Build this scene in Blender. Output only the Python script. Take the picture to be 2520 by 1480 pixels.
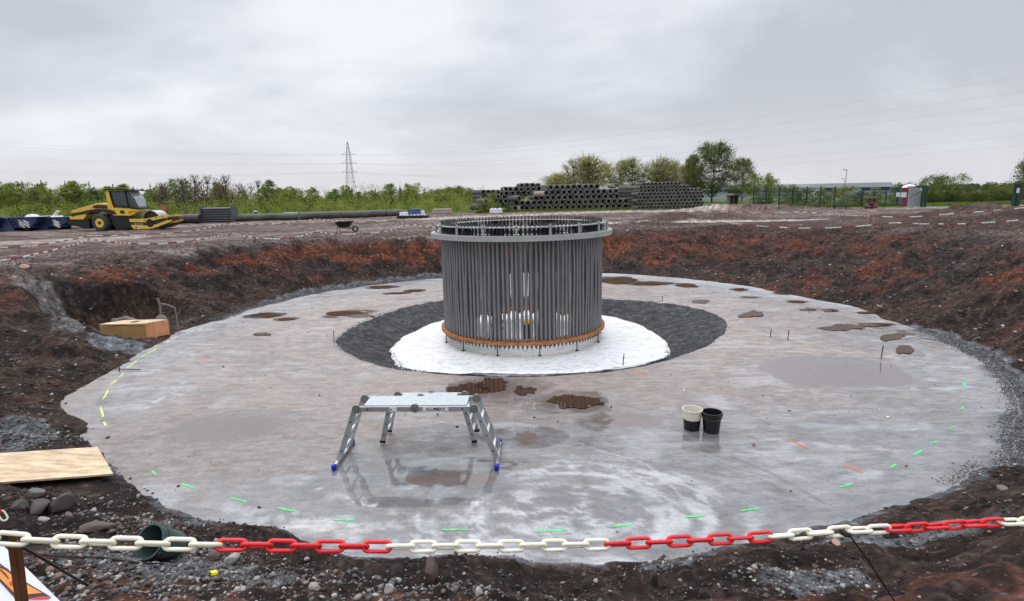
import bpy, math, random
import numpy as np
from mathutils import Vector, Matrix
random.seed(7); RNG = np.random.default_rng(11)
for o in list(bpy.data.objects): bpy.data.objects.remove(o)
SC = bpy.context.scene; COL = SC.collection; R = math.radians

# ---------------- camera ----------------
F, PX, PY = 1368.0, 2520, 1480
H = 3.7; TH = math.atan(260 / F); ROLL = R(1.2)
fw = Vector((0, math.cos(TH), -math.sin(TH))); up0 = Vector((0, math.sin(TH), math.cos(TH)))
rt = math.cos(ROLL) * Vector((1, 0, 0)) - math.sin(ROLL) * up0
upv = math.sin(ROLL) * Vector((1, 0, 0)) + math.cos(ROLL) * up0
cam = bpy.data.cameras.new('camera'); cam.sensor_width = 36; cam.lens = F / PX * 36; cam.clip_end = 3000; cam.clip_start = .05
co = bpy.data.objects.new('camera', cam); COL.objects.link(co); SC.camera = co
m = Matrix.Identity(4)
for i in range(3): m[i][0], m[i][1], m[i][2] = rt[i], upv[i], -fw[i]
m[2][3] = H; co.matrix_world = m
SC.render.resolution_x, SC.render.resolution_y = 1024, 601
SC.view_settings.view_transform = 'Standard'; SC.view_settings.look = 'None'
SC.view_settings.exposure = 0.15; SC.view_settings.gamma = 1

# ---------------- world: overcast sky ----------------
SUN_EL, SUN_AZ = R(52), R(-18)          # azimuth from +Y towards +X
w = bpy.data.worlds.new('World'); SC.world = w; w.use_nodes = True
nt = w.node_tree; N = nt.nodes; L = nt.links; N.clear()
def nd(T, tree=None, **k):
    n = (tree or nt).nodes.new(T)
    for a, b in k.items(): setattr(n, a, b)
    return n
wo = nd('ShaderNodeOutputWorld'); bg = nd('ShaderNodeBackground'); bg.inputs[1].default_value = 0.1
bg2 = nd('ShaderNodeBackground'); mixs = nd('ShaderNodeAddShader')
sky = nd('ShaderNodeTexSky'); sky.sky_type = 'NISHITA'; sky.sun_disc = False; sky.sun_elevation = SUN_EL; sky.sun_rotation = SUN_AZ
dim = nd('ShaderNodeMixRGB'); dim.blend_type = 'MULTIPLY'; dim.inputs[0].default_value = 1; dim.inputs[2].default_value = (.10, .10, .10, 1)
L.new(sky.outputs[0], dim.inputs[1]); L.new(dim.outputs[0], bg.inputs[0])
tc = nd('ShaderNodeTexCoord'); sep = nd('ShaderNodeSeparateXYZ'); L.new(tc.outputs['Generated'], sep.inputs[0])
def mth(op, a, b=None, c=None, tree=None):
    n = nd('ShaderNodeMath', tree, operation=op); lk = (tree or nt).links
    for i, v in enumerate((a, b, c)):
        if v is None: continue
        if isinstance(v, (int, float)): n.inputs[i].default_value = v
        else: lk.new(v, n.inputs[i])
    return n.outputs[0]
zz = mth('MAXIMUM', sep.outputs[2], 0.0); den = mth('ADD', zz, .34)
cx_ = mth('DIVIDE', sep.outputs[0], den); cy_ = mth('DIVIDE', sep.outputs[1], den)
cmb = nd('ShaderNodeCombineXYZ'); L.new(cx_, cmb.inputs[0]); L.new(cy_, cmb.inputs[1]); cmb.inputs[2].default_value = 3.7
n1 = nd('ShaderNodeTexNoise'); n1.inputs['Scale'].default_value = 1.25; n1.inputs['Detail'].default_value = 5; n1.inputs['Roughness'].default_value = .5; n1.inputs['Distortion'].default_value = .35
n2 = nd('ShaderNodeTexNoise'); n2.inputs['Scale'].default_value = 3.4; n2.inputs['Detail'].default_value = 4; n2.inputs['Roughness'].default_value = .55
mp = nd('ShaderNodeMapping'); mp.inputs['Rotation'].default_value = (0, 0, R(25)); mp.inputs['Scale'].default_value = (.75, 1.05, 1)
L.new(cmb.outputs[0], mp.inputs[0]); L.new(mp.outputs[0], n1.inputs[0]); L.new(mp.outputs[0], n2.inputs[0])
nn = mth('ADD', mth('MULTIPLY', n1.outputs[0], .72), mth('MULTIPLY', n2.outputs[0], .28))
def blob(px, py, rad):
    d = (fw * F + rt * (px - PX / 2) + upv * (PY / 2 - py)).normalized()
    v = nd('ShaderNodeVectorMath', operation='DISTANCE'); L.new(tc.outputs['Generated'], v.inputs[0]); v.inputs[1].default_value = d
    mr = nd('ShaderNodeMapRange', interpolation_type='SMOOTHSTEP'); L.new(v.outputs['Value'], mr.inputs[0])
    mr.inputs[1].default_value = 0; mr.inputs[2].default_value = rad; mr.inputs[3].default_value = 1; mr.inputs[4].default_value = 0
    return mr.outputs[0]
nb = mth('ADD', nn, mth('MULTIPLY', blob(870, 170, .26), .07)); nb = mth('ADD', nb, mth('MULTIPLY', blob(1560, 140, .22), .06))
nb = mth('SUBTRACT', nb, mth('MULTIPLY', blob(1250, 60, .3), .03)); nb = mth('SUBTRACT', nb, mth('MULTIPLY', blob(2300, 230, .5), .07))
nb = mth('SUBTRACT', nb, mth('MULTIPLY', blob(150, 250, .4), .05))
cr = nd('ShaderNodeValToRGB'); L.new(nb, cr.inputs[0]); e = cr.color_ramp.elements
e[0].position = .375; e[0].color = (.50, .52, .57, 1); e[1].position = .62; e[1].color = (.80, .82, .865, 1)
x_ = e.new(.5); x_.color = (.625, .65, .71, 1)
hz = nd('ShaderNodeMixRGB'); hm = nd('ShaderNodeMapRange', interpolation_type='SMOOTHSTEP'); L.new(sep.outputs[2], hm.inputs[0])
hm.inputs[1].default_value = -.02; hm.inputs[2].default_value = .17; hm.inputs[3].default_value = .72; hm.inputs[4].default_value = 0
L.new(hm.outputs[0], hz.inputs[0]); L.new(cr.outputs[0], hz.inputs[1]); hz.inputs[2].default_value = (.68, .68, .735, 1)
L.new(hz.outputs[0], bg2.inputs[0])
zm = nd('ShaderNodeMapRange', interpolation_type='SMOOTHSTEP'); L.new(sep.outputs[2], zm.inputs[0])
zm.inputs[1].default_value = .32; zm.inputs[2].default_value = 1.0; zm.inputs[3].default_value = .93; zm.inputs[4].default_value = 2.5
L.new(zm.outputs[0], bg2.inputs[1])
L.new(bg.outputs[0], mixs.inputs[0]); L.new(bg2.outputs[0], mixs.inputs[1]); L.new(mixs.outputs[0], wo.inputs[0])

sl = bpy.data.lights.new('sun', 'SUN'); sl.energy = 0.9; sl.angle = R(45); sl.color = (1, .97, .92)
so = bpy.data.objects.new('sun', sl); COL.objects.link(so)
sd = Vector((math.sin(SUN_AZ) * math.cos(SUN_EL), math.cos(SUN_AZ) * math.cos(SUN_EL), math.sin(SUN_EL)))
so.rotation_euler = sd.to_track_quat('Z', 'Y').to_euler()

# ---------------- helpers: rays from photo pixels to world points ----------------
CP = Vector((0, 0, H))
def ray(px, py): return (fw * F + rt * (px - PX / 2) + upv * (PY / 2 - py)).normalized()
def U(px, py, z=0.0):                    # pixel -> point on the horizontal plane z
    d = ray(px, py); return CP + d * ((z - H) / d.z)
def P(px, py, Y):                        # pixel -> point at distance Y
    d = ray(px, py); return CP + d * (Y / d.y)

# ---------------- numpy noise ----------------
def _h(ix, iy, s):
    n = (ix.astype(np.int64) * 374761393 + iy.astype(np.int64) * 668265263 + s * 2147483647) & 0xffffffff
    n = ((n ^ (n >> 13)) * 1274126177) & 0xffffffff
    n = n ^ (n >> 16)
    return (n & 0xffff) / 65535.0
def vnoise(x, y, s=0):
    ix = np.floor(x); iy = np.floor(y); fx = x - ix; fy = y - iy
    fx = fx * fx * (3 - 2 * fx); fy = fy * fy * (3 - 2 * fy)
    a = _h(ix, iy, s); b = _h(ix + 1, iy, s); c = _h(ix, iy + 1, s); d = _h(ix + 1, iy + 1, s)
    return (a * (1 - fx) + b * fx) * (1 - fy) + (c * (1 - fx) + d * fx) * fy
def fbm(x, y, s=0, o=4, g=.5):
    r = 0; a = 1; t = 0
    for k in range(o):
        r = r + a * vnoise(x * 2 ** k + 17.3 * k, y * 2 ** k - 9.1 * k, s + k); t += a; a *= g
    return r / t
def sstep(a, b, x):
    t = np.clip((x - a) / (b - a), 0, 1); return t * t * (3 - 2 * t)
def mixc(a, b, t):
    t = np.clip(t, 0, 1)[..., None]; return a * (1 - t) + np.asarray(b) * t

# ---------------- material helper ----------------
MATS = {}
def mat(name, col, rough=.6, metal=0, var=.12, scale=6, bump=0, bscale=40, spec=.5, col2=None, detail=4, stretch=None, obrand=0, transl=0, coat=0, attr=None, tcoord='Object'):
    if name in MATS: return MATS[name]
    m = bpy.data.materials.new(name); m.use_nodes = True; t = m.node_tree; t.nodes.clear(); l = t.links
    out = nd('ShaderNodeOutputMaterial', t); b = nd('ShaderNodeBsdfPrincipled', t); l.new(b.outputs[0], out.inputs[0])
    b.inputs['Roughness'].default_value = rough; b.inputs['Metallic'].default_value = metal
    b.inputs['Specular IOR Level'].default_value = spec; b.inputs['Coat Weight'].default_value = coat
    tcn = nd('ShaderNodeTexCoord', t); mpn = nd('ShaderNodeMapping', t); l.new(tcn.outputs[tcoord], mpn.inputs[0])
    if stretch: mpn.inputs['Scale'].default_value = stretch
    no = nd('ShaderNodeTexNoise', t); no.inputs['Scale'].default_value = scale; no.inputs['Detail'].default_value = detail; no.inputs['Roughness'].default_value = .6
    l.new(mpn.outputs[0], no.inputs[0])
    c = np.array(col[:3]); c2 = np.array(col2[:3]) if col2 else c
    rp = nd('ShaderNodeValToRGB', t); e = rp.color_ramp.elements
    e[0].position = .32; e[1].position = .68
    e[0].color = tuple(np.clip(c * (1 - var), 0, 1)) + (1,); e[1].color = tuple(np.clip(c2 * (1 + var), 0, 1)) + (1,)
    l.new(no.outputs[0], rp.inputs[0]); cs = rp.outputs[0]
    if attr:
        at = nd('ShaderNodeAttribute', t); at.attribute_name = attr
        mx = nd('ShaderNodeMixRGB', t); mx.blend_type = 'MULTIPLY'; mx.inputs[0].default_value = 1; l.new(cs, mx.inputs[1]); l.new(at.outputs['Color'], mx.inputs[2]); cs = mx.outputs[0]
    if obrand:
        oi = nd('ShaderNodeObjectInfo', t); hs = nd('ShaderNodeHueSaturation', t)
        l.new(mth('ADD', mth('MULTIPLY', oi.outputs['Random'], obrand, tree=t), 1 - obrand / 2, tree=t), hs.inputs['Value'])
        l.new(mth('ADD', mth('MULTIPLY', oi.outputs['Random'], -.06 * (obrand > .15), tree=t), .52 if obrand > .15 else .5, tree=t), hs.inputs['Hue'])
        l.new(cs, hs.inputs['Color']); cs = hs.outputs[0]
    l.new(cs, b.inputs['Base Color'])
    rv = nd('ShaderNodeMapRange', t); l.new(no.outputs[0], rv.inputs[0]); rv.inputs[3].default_value = max(0, rough - .12); rv.inputs[4].default_value = min(1, rough + .12)
    l.new(rv.outputs[0], b.inputs['Roughness'])
    if bump:
        n2 = nd('ShaderNodeTexNoise', t); n2.inputs['Scale'].default_value = bscale; n2.inputs['Detail'].default_value = 3; l.new(mpn.outputs[0], n2.inputs[0])
        bp = nd('ShaderNodeBump', t); bp.inputs['Strength'].default_value = bump; bp.inputs['Distance'].default_value = .02; l.new(n2.outputs[0], bp.inputs['Height']); l.new(bp.outputs[0], b.inputs['Normal'])
    if transl:
        tr = nd('ShaderNodeBsdfTranslucent', t); l.new(cs, tr.inputs[0]); ms = nd('ShaderNodeMixShader', t); ms.inputs[0].default_value = transl
        l.new(b.outputs[0], ms.inputs[1]); l.new(tr.outputs[0], ms.inputs[2]); l.new(ms.outputs[0], out.inputs[0])
    MATS[name] = m; return m

# ---------------- mesh builder ----------------
class MB:
    def __init__(s): s.v = []; s.f = []
    def add(s, vs, fs):
        n = len(s.v); s.v += [tuple(v) for v in vs]; s.f += [tuple(i + n for i in f) for f in fs]; return s
    def box(s, c, d, rz=0, M=None, bev=0):
        x, y, z = d[0] / 2, d[1] / 2, d[2] / 2
        if bev:
            b = min(bev, x * .9, y * .9, z * .9); vs = []; ids = {}
            for sx in (-1, 1):
                for sy in (-1, 1):
                    for sz in (-1, 1):
                        for k, q in enumerate(((x, y - b, z - b), (x - b, y, z - b), (x - b, y - b, z))):
                            ids[(sx, sy, sz, k)] = len(vs); vs.append((sx * q[0], sy * q[1], sz * q[2]))
            fs = []
            for sx in (-1, 1): fs.append([ids[(sx, a, c_, 0)] for a, c_ in ((-1, -1), (1, -1), (1, 1), (-1, 1))])
            for sy in (-1, 1): fs.append([ids[(a, sy, c_, 1)] for a, c_ in ((-1, -1), (1, -1), (1, 1), (-1, 1))])
            for sz in (-1, 1): fs.append([ids[(a, c_, sz, 2)] for a, c_ in ((-1, -1), (1, -1), (1, 1), (-1, 1))])
            for sy in (-1, 1):
                for sz in (-1, 1): fs.append([ids[(-1, sy, sz, 1)], ids[(1, sy, sz, 1)], ids[(1, sy, sz, 2)], ids[(-1, sy, sz, 2)]])
            for sx in (-1, 1):
                for sz in (-1, 1): fs.append([ids[(sx, -1, sz, 0)], ids[(sx, 1, sz, 0)], ids[(sx, 1, sz, 2)], ids[(sx, -1, sz, 2)]])
            for sx in (-1, 1):
                for sy in (-1, 1): fs.append([ids[(sx, sy, -1, 0)], ids[(sx, sy, 1, 0)], ids[(sx, sy, 1, 1)], ids[(sx, sy, -1, 1)]])
            for sx in (-1, 1):
                for sy in (-1, 1):
                    for sz in (-1, 1): fs.append([ids[(sx, sy, sz, k)] for k in range(3)])
        else:
            vs = [(a * x, b * y, c_ * z) for a in (-1, 1) for b in (-1, 1) for c_ in (-1, 1)]
            fs = [(0, 1, 3, 2), (4, 6, 7, 5), (0, 4, 5, 1), (2, 3, 7, 6), (0, 2, 6, 4), (1, 5, 7, 3)]
        Mx = M if M is not None else (Matrix.Translation(c) @ Matrix.Rotation(rz, 4, 'Z'))
        return s.add([Mx @ Vector(v) for v in vs], fs)
    def beam(s, a, b, w_, h_, upd=(0, 0, 1), bev=0):      # rectangular bar from a to b
        a = Vector(a); b = Vector(b); d = (b - a); ln = d.length; d.normalize(); u = Vector(upd)
        sx = d.cross(u)
        if sx.length < 1e-4: sx = Vector((1, 0, 0))
        sx.normalize(); u = sx.cross(d)
        Mx = Matrix((sx, d, u)).transposed().to_4x4(); Mx.translation = (a + b) / 2
        return s.box((0, 0, 0), (w_, ln, h_), M=Mx, bev=bev)
    def cyl(s, a, b, r0, r1=None, n=12, cap=True):
        r1 = r0 if r1 is None else r1; a = Vector(a); b = Vector(b); d = (b - a).normalized()
        x = d.orthogonal().normalized(); y = d.cross(x); vs = []
        for p, r in ((a, r0), (b, r1)):
            for i in range(n):
                t = 2 * math.pi * i / n; vs.append(p + (x * math.cos(t) + y * math.sin(t)) * r)
        fs = [(i, (i + 1) % n, n + (i + 1) % n, n + i) for i in range(n)]
        if cap: fs += [tuple(range(n))[::-1], tuple(range(n, 2 * n))]
        return s.add(vs, fs)
    def tube(s, pts, r, n=8, closed=False, r1=None):
        pts = [Vector(p) for p in pts]; k = len(pts); vs = []; prev = None
        for i, p in enumerate(pts):
            if closed: d = pts[(i + 1) % k] - pts[i - 1]
            else: d = pts[min(i + 1, k - 1)] - pts[max(i - 1, 0)]
            d.normalize()
            x = d.orthogonal() if prev is None else prev - d * prev.dot(d)
            x.normalize(); prev = x; y = d.cross(x)
            rr = r if r1 is None else r + (r1 - r) * i / (k - 1)
            for j in range(n):
                t = 2 * math.pi * j / n; vs.append(p + (x * math.cos(t) + y * math.sin(t)) * rr)
        fs = []
        for i in range(k if closed else k - 1):
            a = i * n; b = ((i + 1) % k) * n
            fs += [(a + j, a + (j + 1) % n, b + (j + 1) % n, b + j) for j in range(n)]
        if not closed: fs += [tuple(range(n))[::-1], tuple(range((k - 1) * n, k * n))]
        return s.add(vs, fs)
    def lathe(s, prof, c=(0, 0, 0), n=24, axis='Z', closed=False):
        vs = []; c = Vector(c)
        for r, z in prof:
            for i in range(n):
                t = 2 * math.pi * i / n; a, b = r * math.cos(t), r * math.sin(t)
                vs.append(c + (Vector((a, b, z)) if axis == 'Z' else Vector((a, z, b)) if axis == 'Y' else Vector((z, a, b))))
        k = len(prof); fs = []
        for q in range(k if closed else k - 1):
            a = q * n; b = ((q + 1) % k) * n
            fs += [(a + i, a + (i + 1) % n, b + (i + 1) % n, b + i) for i in range(n)]
        if not closed:
            if prof[0][0] > 1e-4: fs.append(tuple(range(n))[::-1])
            if prof[-1][0] > 1e-4: fs.append(tuple(range((k - 1) * n, k * n)))
        return s.add(vs, fs)
    def prism(s, poly, y0, y1, M=None):                   # polygon in XZ extruded along Y
        k = len(poly); vs = [(x, y0, z) for x, z in poly] + [(x, y1, z) for x, z in poly]
        if M is not None: vs = [M @ Vector(v) for v in vs]
        fs = [tuple(range(k)), tuple(range(k, 2 * k))[::-1]] + [(i, i + k, (i + 1) % k + k, (i + 1) % k) for i in range(k)]
        return s.add(vs, fs)
    def mesh(s, name, material, smooth=False):
        me = bpy.data.meshes.new(name); me.from_pydata(s.v, [], s.f); me.materials.append(material)
        import bmesh
        bm = bmesh.new(); bm.from_mesh(me); bmesh.ops.recalc_face_normals(bm, faces=bm.faces); bm.to_mesh(me); bm.free()
        if smooth:
            me.shade_smooth()
            try: me.set_sharp_from_angle(angle=R(40))
            except Exception: pass
        return me
    def build(s, name, material, parent=None, smooth=False):
        o = bpy.data.objects.new(name, s.mesh(name, material, smooth)); COL.objects.link(o)
        if parent: o.parent = parent
        return o
def tag(o, label=None, cat=None, group=None, kind=None):
    if label: o['label'] = label
    if cat: o['category'] = cat
    if group: o['group'] = group
    if kind: o['kind'] = kind
    return o
def thing(name, label, cat, loc=(0, 0, 0), rz=0, group=None):
    o = bpy.data.objects.new(name, None); COL.objects.link(o); o.location = loc; o.rotation_euler = (0, 0, rz); o.empty_display_size = .2
    return tag(o, label, cat, group)
def dup(root, loc, rz=None, label=None, sc=None, rot=None):
    r = root.copy(); COL.objects.link(r); r.location = loc
    if rz is not None: r.rotation_euler = (0, 0, rz)
    if rot is not None: r.rotation_euler = rot
    if sc is not None: r.scale = sc if hasattr(sc, '__len__') else (sc, sc, sc)
    if label: r['label'] = label
    for ch in list(root.children):
        c = ch.copy(); COL.objects.link(c); c.parent = r
        for g in list(ch.children): d = g.copy(); COL.objects.link(d); d.parent = c
    return r
def np_mesh(name, V, Q, material, smooth=True, cols=None, parent=None, extra=None):
    me = bpy.data.meshes.new(name); V = np.asarray(V, np.float32); Q = np.asarray(Q, np.int32); k = Q.shape[1]
    me.vertices.add(len(V)); me.vertices.foreach_set('co', V.ravel())
    me.loops.add(Q.size); me.loops.foreach_set('vertex_index', Q.ravel())
    me.polygons.add(len(Q)); me.polygons.foreach_set('loop_start', np.arange(0, Q.size, k, dtype=np.int32))
    if smooth: me.polygons.foreach_set('use_smooth', np.ones(len(Q), bool))
    me.update(calc_edges=True); me.validate()
    def ad(nm, c):
        a = me.color_attributes.new(nm, 'FLOAT_COLOR', 'POINT'); c = np.asarray(c, np.float32)
        if c.shape[1] == 3: c = np.concatenate([c, np.ones((len(c), 1), np.float32)], 1)
        a.data.foreach_set('color', c.ravel())
    if cols is not None: ad('Col', cols)
    if extra is not None: ad('Aux', extra)
    me.materials.append(material); o = bpy.data.objects.new(name, me); COL.objects.link(o)
    if parent: o.parent = parent
    return o
def grid_quads(nr, nc, wrap=True):
    i = np.arange(nr - 1)[:, None]; j = np.arange(nc if wrap else nc - 1)[None, :]; j2 = (j + 1) % nc
    return np.stack([i * nc + j, i * nc + j2, (i + 1) * nc + j2, (i + 1) * nc + j], -1).reshape(-1, 4)
def text_mesh(name, txt, size, material, M, parent, ext=.002, bold=0):
    c = bpy.data.curves.new(name, 'FONT'); c.body = txt; c.size = size; c.align_x = 'CENTER'; c.align_y = 'CENTER'; c.extrude = ext; c.offset = bold
    o = bpy.data.objects.new(name, c); COL.objects.link(o); bpy.context.view_layer.update()
    me = bpy.data.meshes.new_from_object(o.evaluated_get(bpy.context.evaluated_depsgraph_get())); bpy.data.objects.remove(o)
    me.materials.append(material); o = bpy.data.objects.new(name, me); COL.objects.link(o); o.parent = parent; o.matrix_local = M; return o

# ================= GROUND, PIT, CONCRETE =================
CX, CY = 0.5, 15.6
EDGE = [(1300,672),(1085,685),(1000,692),(900,702),(800,718),(700,738),(600,765),(540,785),(490,800),(430,818),(400,842),(345,870),(330,888),(270,915),(215,948),(165,985),(152,1003),(172,1022),(205,1042),(222,1060),(195,1072),(215,1098),(245,1118),(275,1152),(300,1180),(340,1205),(400,1235),(470,1262),(560,1285),(620,1302),(700,1318),(739,1328),(820,1348),(922,1366),(1005,1375),(1089,1374),(1228,1380),(1394,1390),(1500,1386),(1600,1372),(1700,1350),(1850,1322),(1956,1306),(2031,1293),(2231,1228),(2326,1196),(2475,1140),(2490,1060),(2503,1010),(2492,960),(2455,915),(2420,882),(2350,847),(2300,822),(2240,802),(2170,780),(2100,757),(2000,736),(1900,716),(1800,699),(1700,688),(1600,679),(1500,673)]
RIM = [(840,850),(870,870),(920,890),(985,905),(1060,914),(1150,919),(1230,922),(1400,917),(1560,899),(1680,868),(1745,840),(1782,805),(1770,780),(1730,762),(1660,748),(1600,741),(1490,735),(1300,729),(1090,738),(1040,746),(990,757),(930,777),(880,800),(845,822),(832,836)]
SHEET = [(960,862),(968,888),(1000,912),(1090,934),(1240,946),(1400,938),(1560,915),(1645,878),(1646,853),(1618,826),(1560,797),(1490,778),(1400,766),(1290,762),(1180,768),(1090,790),(1030,812),(985,835)]
def polar(poly, z):
    a = np.array([[U(x, y, z).x - CX, U(x, y, z).y - CY] for x, y in poly]); th = np.arctan2(a[:, 1], a[:, 0]); r = np.hypot(a[:, 0], a[:, 1])
    k = np.argsort(th); th = th[k]; r = r[k]
    th = np.concatenate([th - 2 * np.pi, th, th + 2 * np.pi]); r = np.tile(r, 3)
    return lambda p: np.interp(((p + np.pi) % (2 * np.pi)) - np.pi, th, r)
E0 = polar(EDGE, 0.0); S0 = polar(RIM, 0.0); T0_ = polar(SHEET, -.34)
def T0(p): return np.minimum(T0_(p), S0(p) - .05)
def edge_r(p):
    return E0(p) + (fbm(p * 9 + 40, p * 0 + 3, 5, 4) - .5) * .35
PH = np.radians([-180, -150, -120, -90, -60, -30, -12, 0, 20, 45, 60, 75, 90, 110, 130, 150, 180])
WW = [4.6, 4.6, 3.9, 3.5, 3.6, 3.9, 4.3, 4.8, 6.3, 7.5, 4.5, 2.4, 2.0, 2.0, 2.6, 3.2, 4.6]
GG = [1.9, 2.0, 2.1, 2.1, 2.1, 2.1, 2.1, 2.1, 2.0, 1.85, 1.75, 1.7, 1.7, 1.75, 1.85, 1.92, 1.9]
MOUNDS = [(P(2380, 520, 30), 3.2, 2.0, .6), (P(2480, 515, 31), 4.0, 2.6, .65), (P(2140, 535, 33), 2.6, 1.2, .35), (P(1660, 545, 40), 2.2, 1.5, .5),
          (P(1560, 560, 34), 3, 1.4, .3), (P(2250, 560, 27), 2.4, 1.6, .4), (P(2420, 570, 24), 2.6, 1.8, .5), (P(1770, 548, 42), 1.8, 1, .4), (P(1000, 548, 42), 4, 2, .3), (P(1880, 515, 58), 6, 2, .5), (P(1750, 512, 60), 3, 2, .4), (U(135, 975, .5), .45, .3, .28), (U(110, 1040, .45), .5, .3, .25), (U(300, 860, .2), .5, .25, .22)]
FLATS = [(U(310, 815, .1), 1.75, 1.25, .03), (U(30, 1148, .25), 2.6, 1.0, .13), (U(380, 790, .1), 1.0, .8, .05)]
def ground_h(x, y):
    x = np.asarray(x, float); y = np.asarray(y, float)
    p = np.arctan2(y - CY, x - CX); r = np.hypot(x - CX, y - CY); t = r - edge_r(p)
    W_ = np.interp(p, PH, WW); G_ = np.interp(p, PH, GG)
    W_ = W_ * (.9 + .25 * fbm(p * 5 + 9, p * 0, 21, 3))
    u = np.clip(t / W_, 0, 1)
    prof = u * .86 + .14 * sstep(.0, 1, u)
    # slumped, lumpy bank
    ledge = (fbm(p * 14, t * 1.1, 31, 3) - .5) * .55 * np.sin(np.pi * u) * (1 + .3 * (np.sin(p) > 0))
    lump = (fbm(x * 1.3, y * 1.3, 3, 4) - .5) * .36 * sstep(-.1, .8, t)
    fine = (fbm(x * 5, y * 5, 8, 5, .6) - .5) * .17 * sstep(-.2, .3, t)
    far = sstep(W_ * .9, W_ + 4, t)
    near = 1 - sstep(6, 14, np.hypot(x, y - 2))
    micro = (fbm(x * 17, y * 17, 12, 4, .6) - .5) * .075 * near * sstep(0, .3, t)
    z = micro + G_ * prof + ledge + lump * (1 - .72 * far) * (1 - .55 * near) + fine * (1 - .5 * far)
    grade = 1.7
    out = sstep(W_ + 1, W_ + 9, t)
    z = z * (1 - out) + (grade + (lump + fine) * .35 * (1 - sstep(40, 80, r))) * out
    z = z - .10 * (1 - sstep(-.35, .05, t))
    z = np.where(t < 0, -.02 + t * .3 + fine * .6, z)
    # wheel ruts beside the track on the left
    for c, sx, sy, hh in MOUNDS:
        q = np.exp(-((x - c.x) / sx) ** 2 - ((y - c.y) / sy) ** 2)
        z = z + hh * q * (.7 + .6 * fbm(x * 1.7, y * 1.7, 77, 3)) * sstep(1, 4, t)
    for c, sx, sy, lv in FLATS:
        q = 1 - sstep(.75, 1.35, np.hypot((x - c.x) / sx, (y - c.y) / sy)); z = np.where((t > 0) & (z > lv), z * (1 - q) + (lv + (z - lv) * .06) * q, z)
    # keep the near ground clear of the camera's feet
    z = np.where((y < 1.5) & (r > 9), np.minimum(z, 2.15), z)
    return z
def gh(x, y): return float(ground_h(np.array([x]), np.array([y]))[0])
def G(px, py, off=0.0):                  # pixel -> point where the ray meets the ground (+off)
    d = ray(px, py); s = np.concatenate([np.linspace(1.5, 12, 500), np.geomspace(12, 400, 2500)[1:]])
    X = d.x * s; Y = d.y * s; Z = H + d.z * s - off; g = ground_h(X, Y)
    k = np.nonzero(Z < g)[0]
    if len(k) == 0: return Vector((X[-1], Y[-1], g[-1] + off))
    i = max(k[0], 1); a = (Z[i-1] - g[i-1]) / ((Z[i-1] - g[i-1]) - (Z[i] - g[i]) + 1e-9); q = s[i-1] + (s[i] - s[i-1]) * a
    return CP + d * q
def dline(x, y, pts):                    # distance to a polyline
    best = np.full(x.shape, 1e9)
    for a, b in zip(pts[:-1], pts[1:]):
        ax, ay, bx, by = a[0], a[1], b[0], b[1]; dx, dy = bx - ax, by - ay
        t = np.clip(((x - ax) * dx + (y - ay) * dy) / (dx * dx + dy * dy + 1e-9), 0, 1)
        best = np.minimum(best, np.hypot(x - ax - t * dx, y - ay - t * dy))
    return best
def pl(pts, z=0.0): return [tuple(U(x, y, z))[:2] for x, y in pts]

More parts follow.
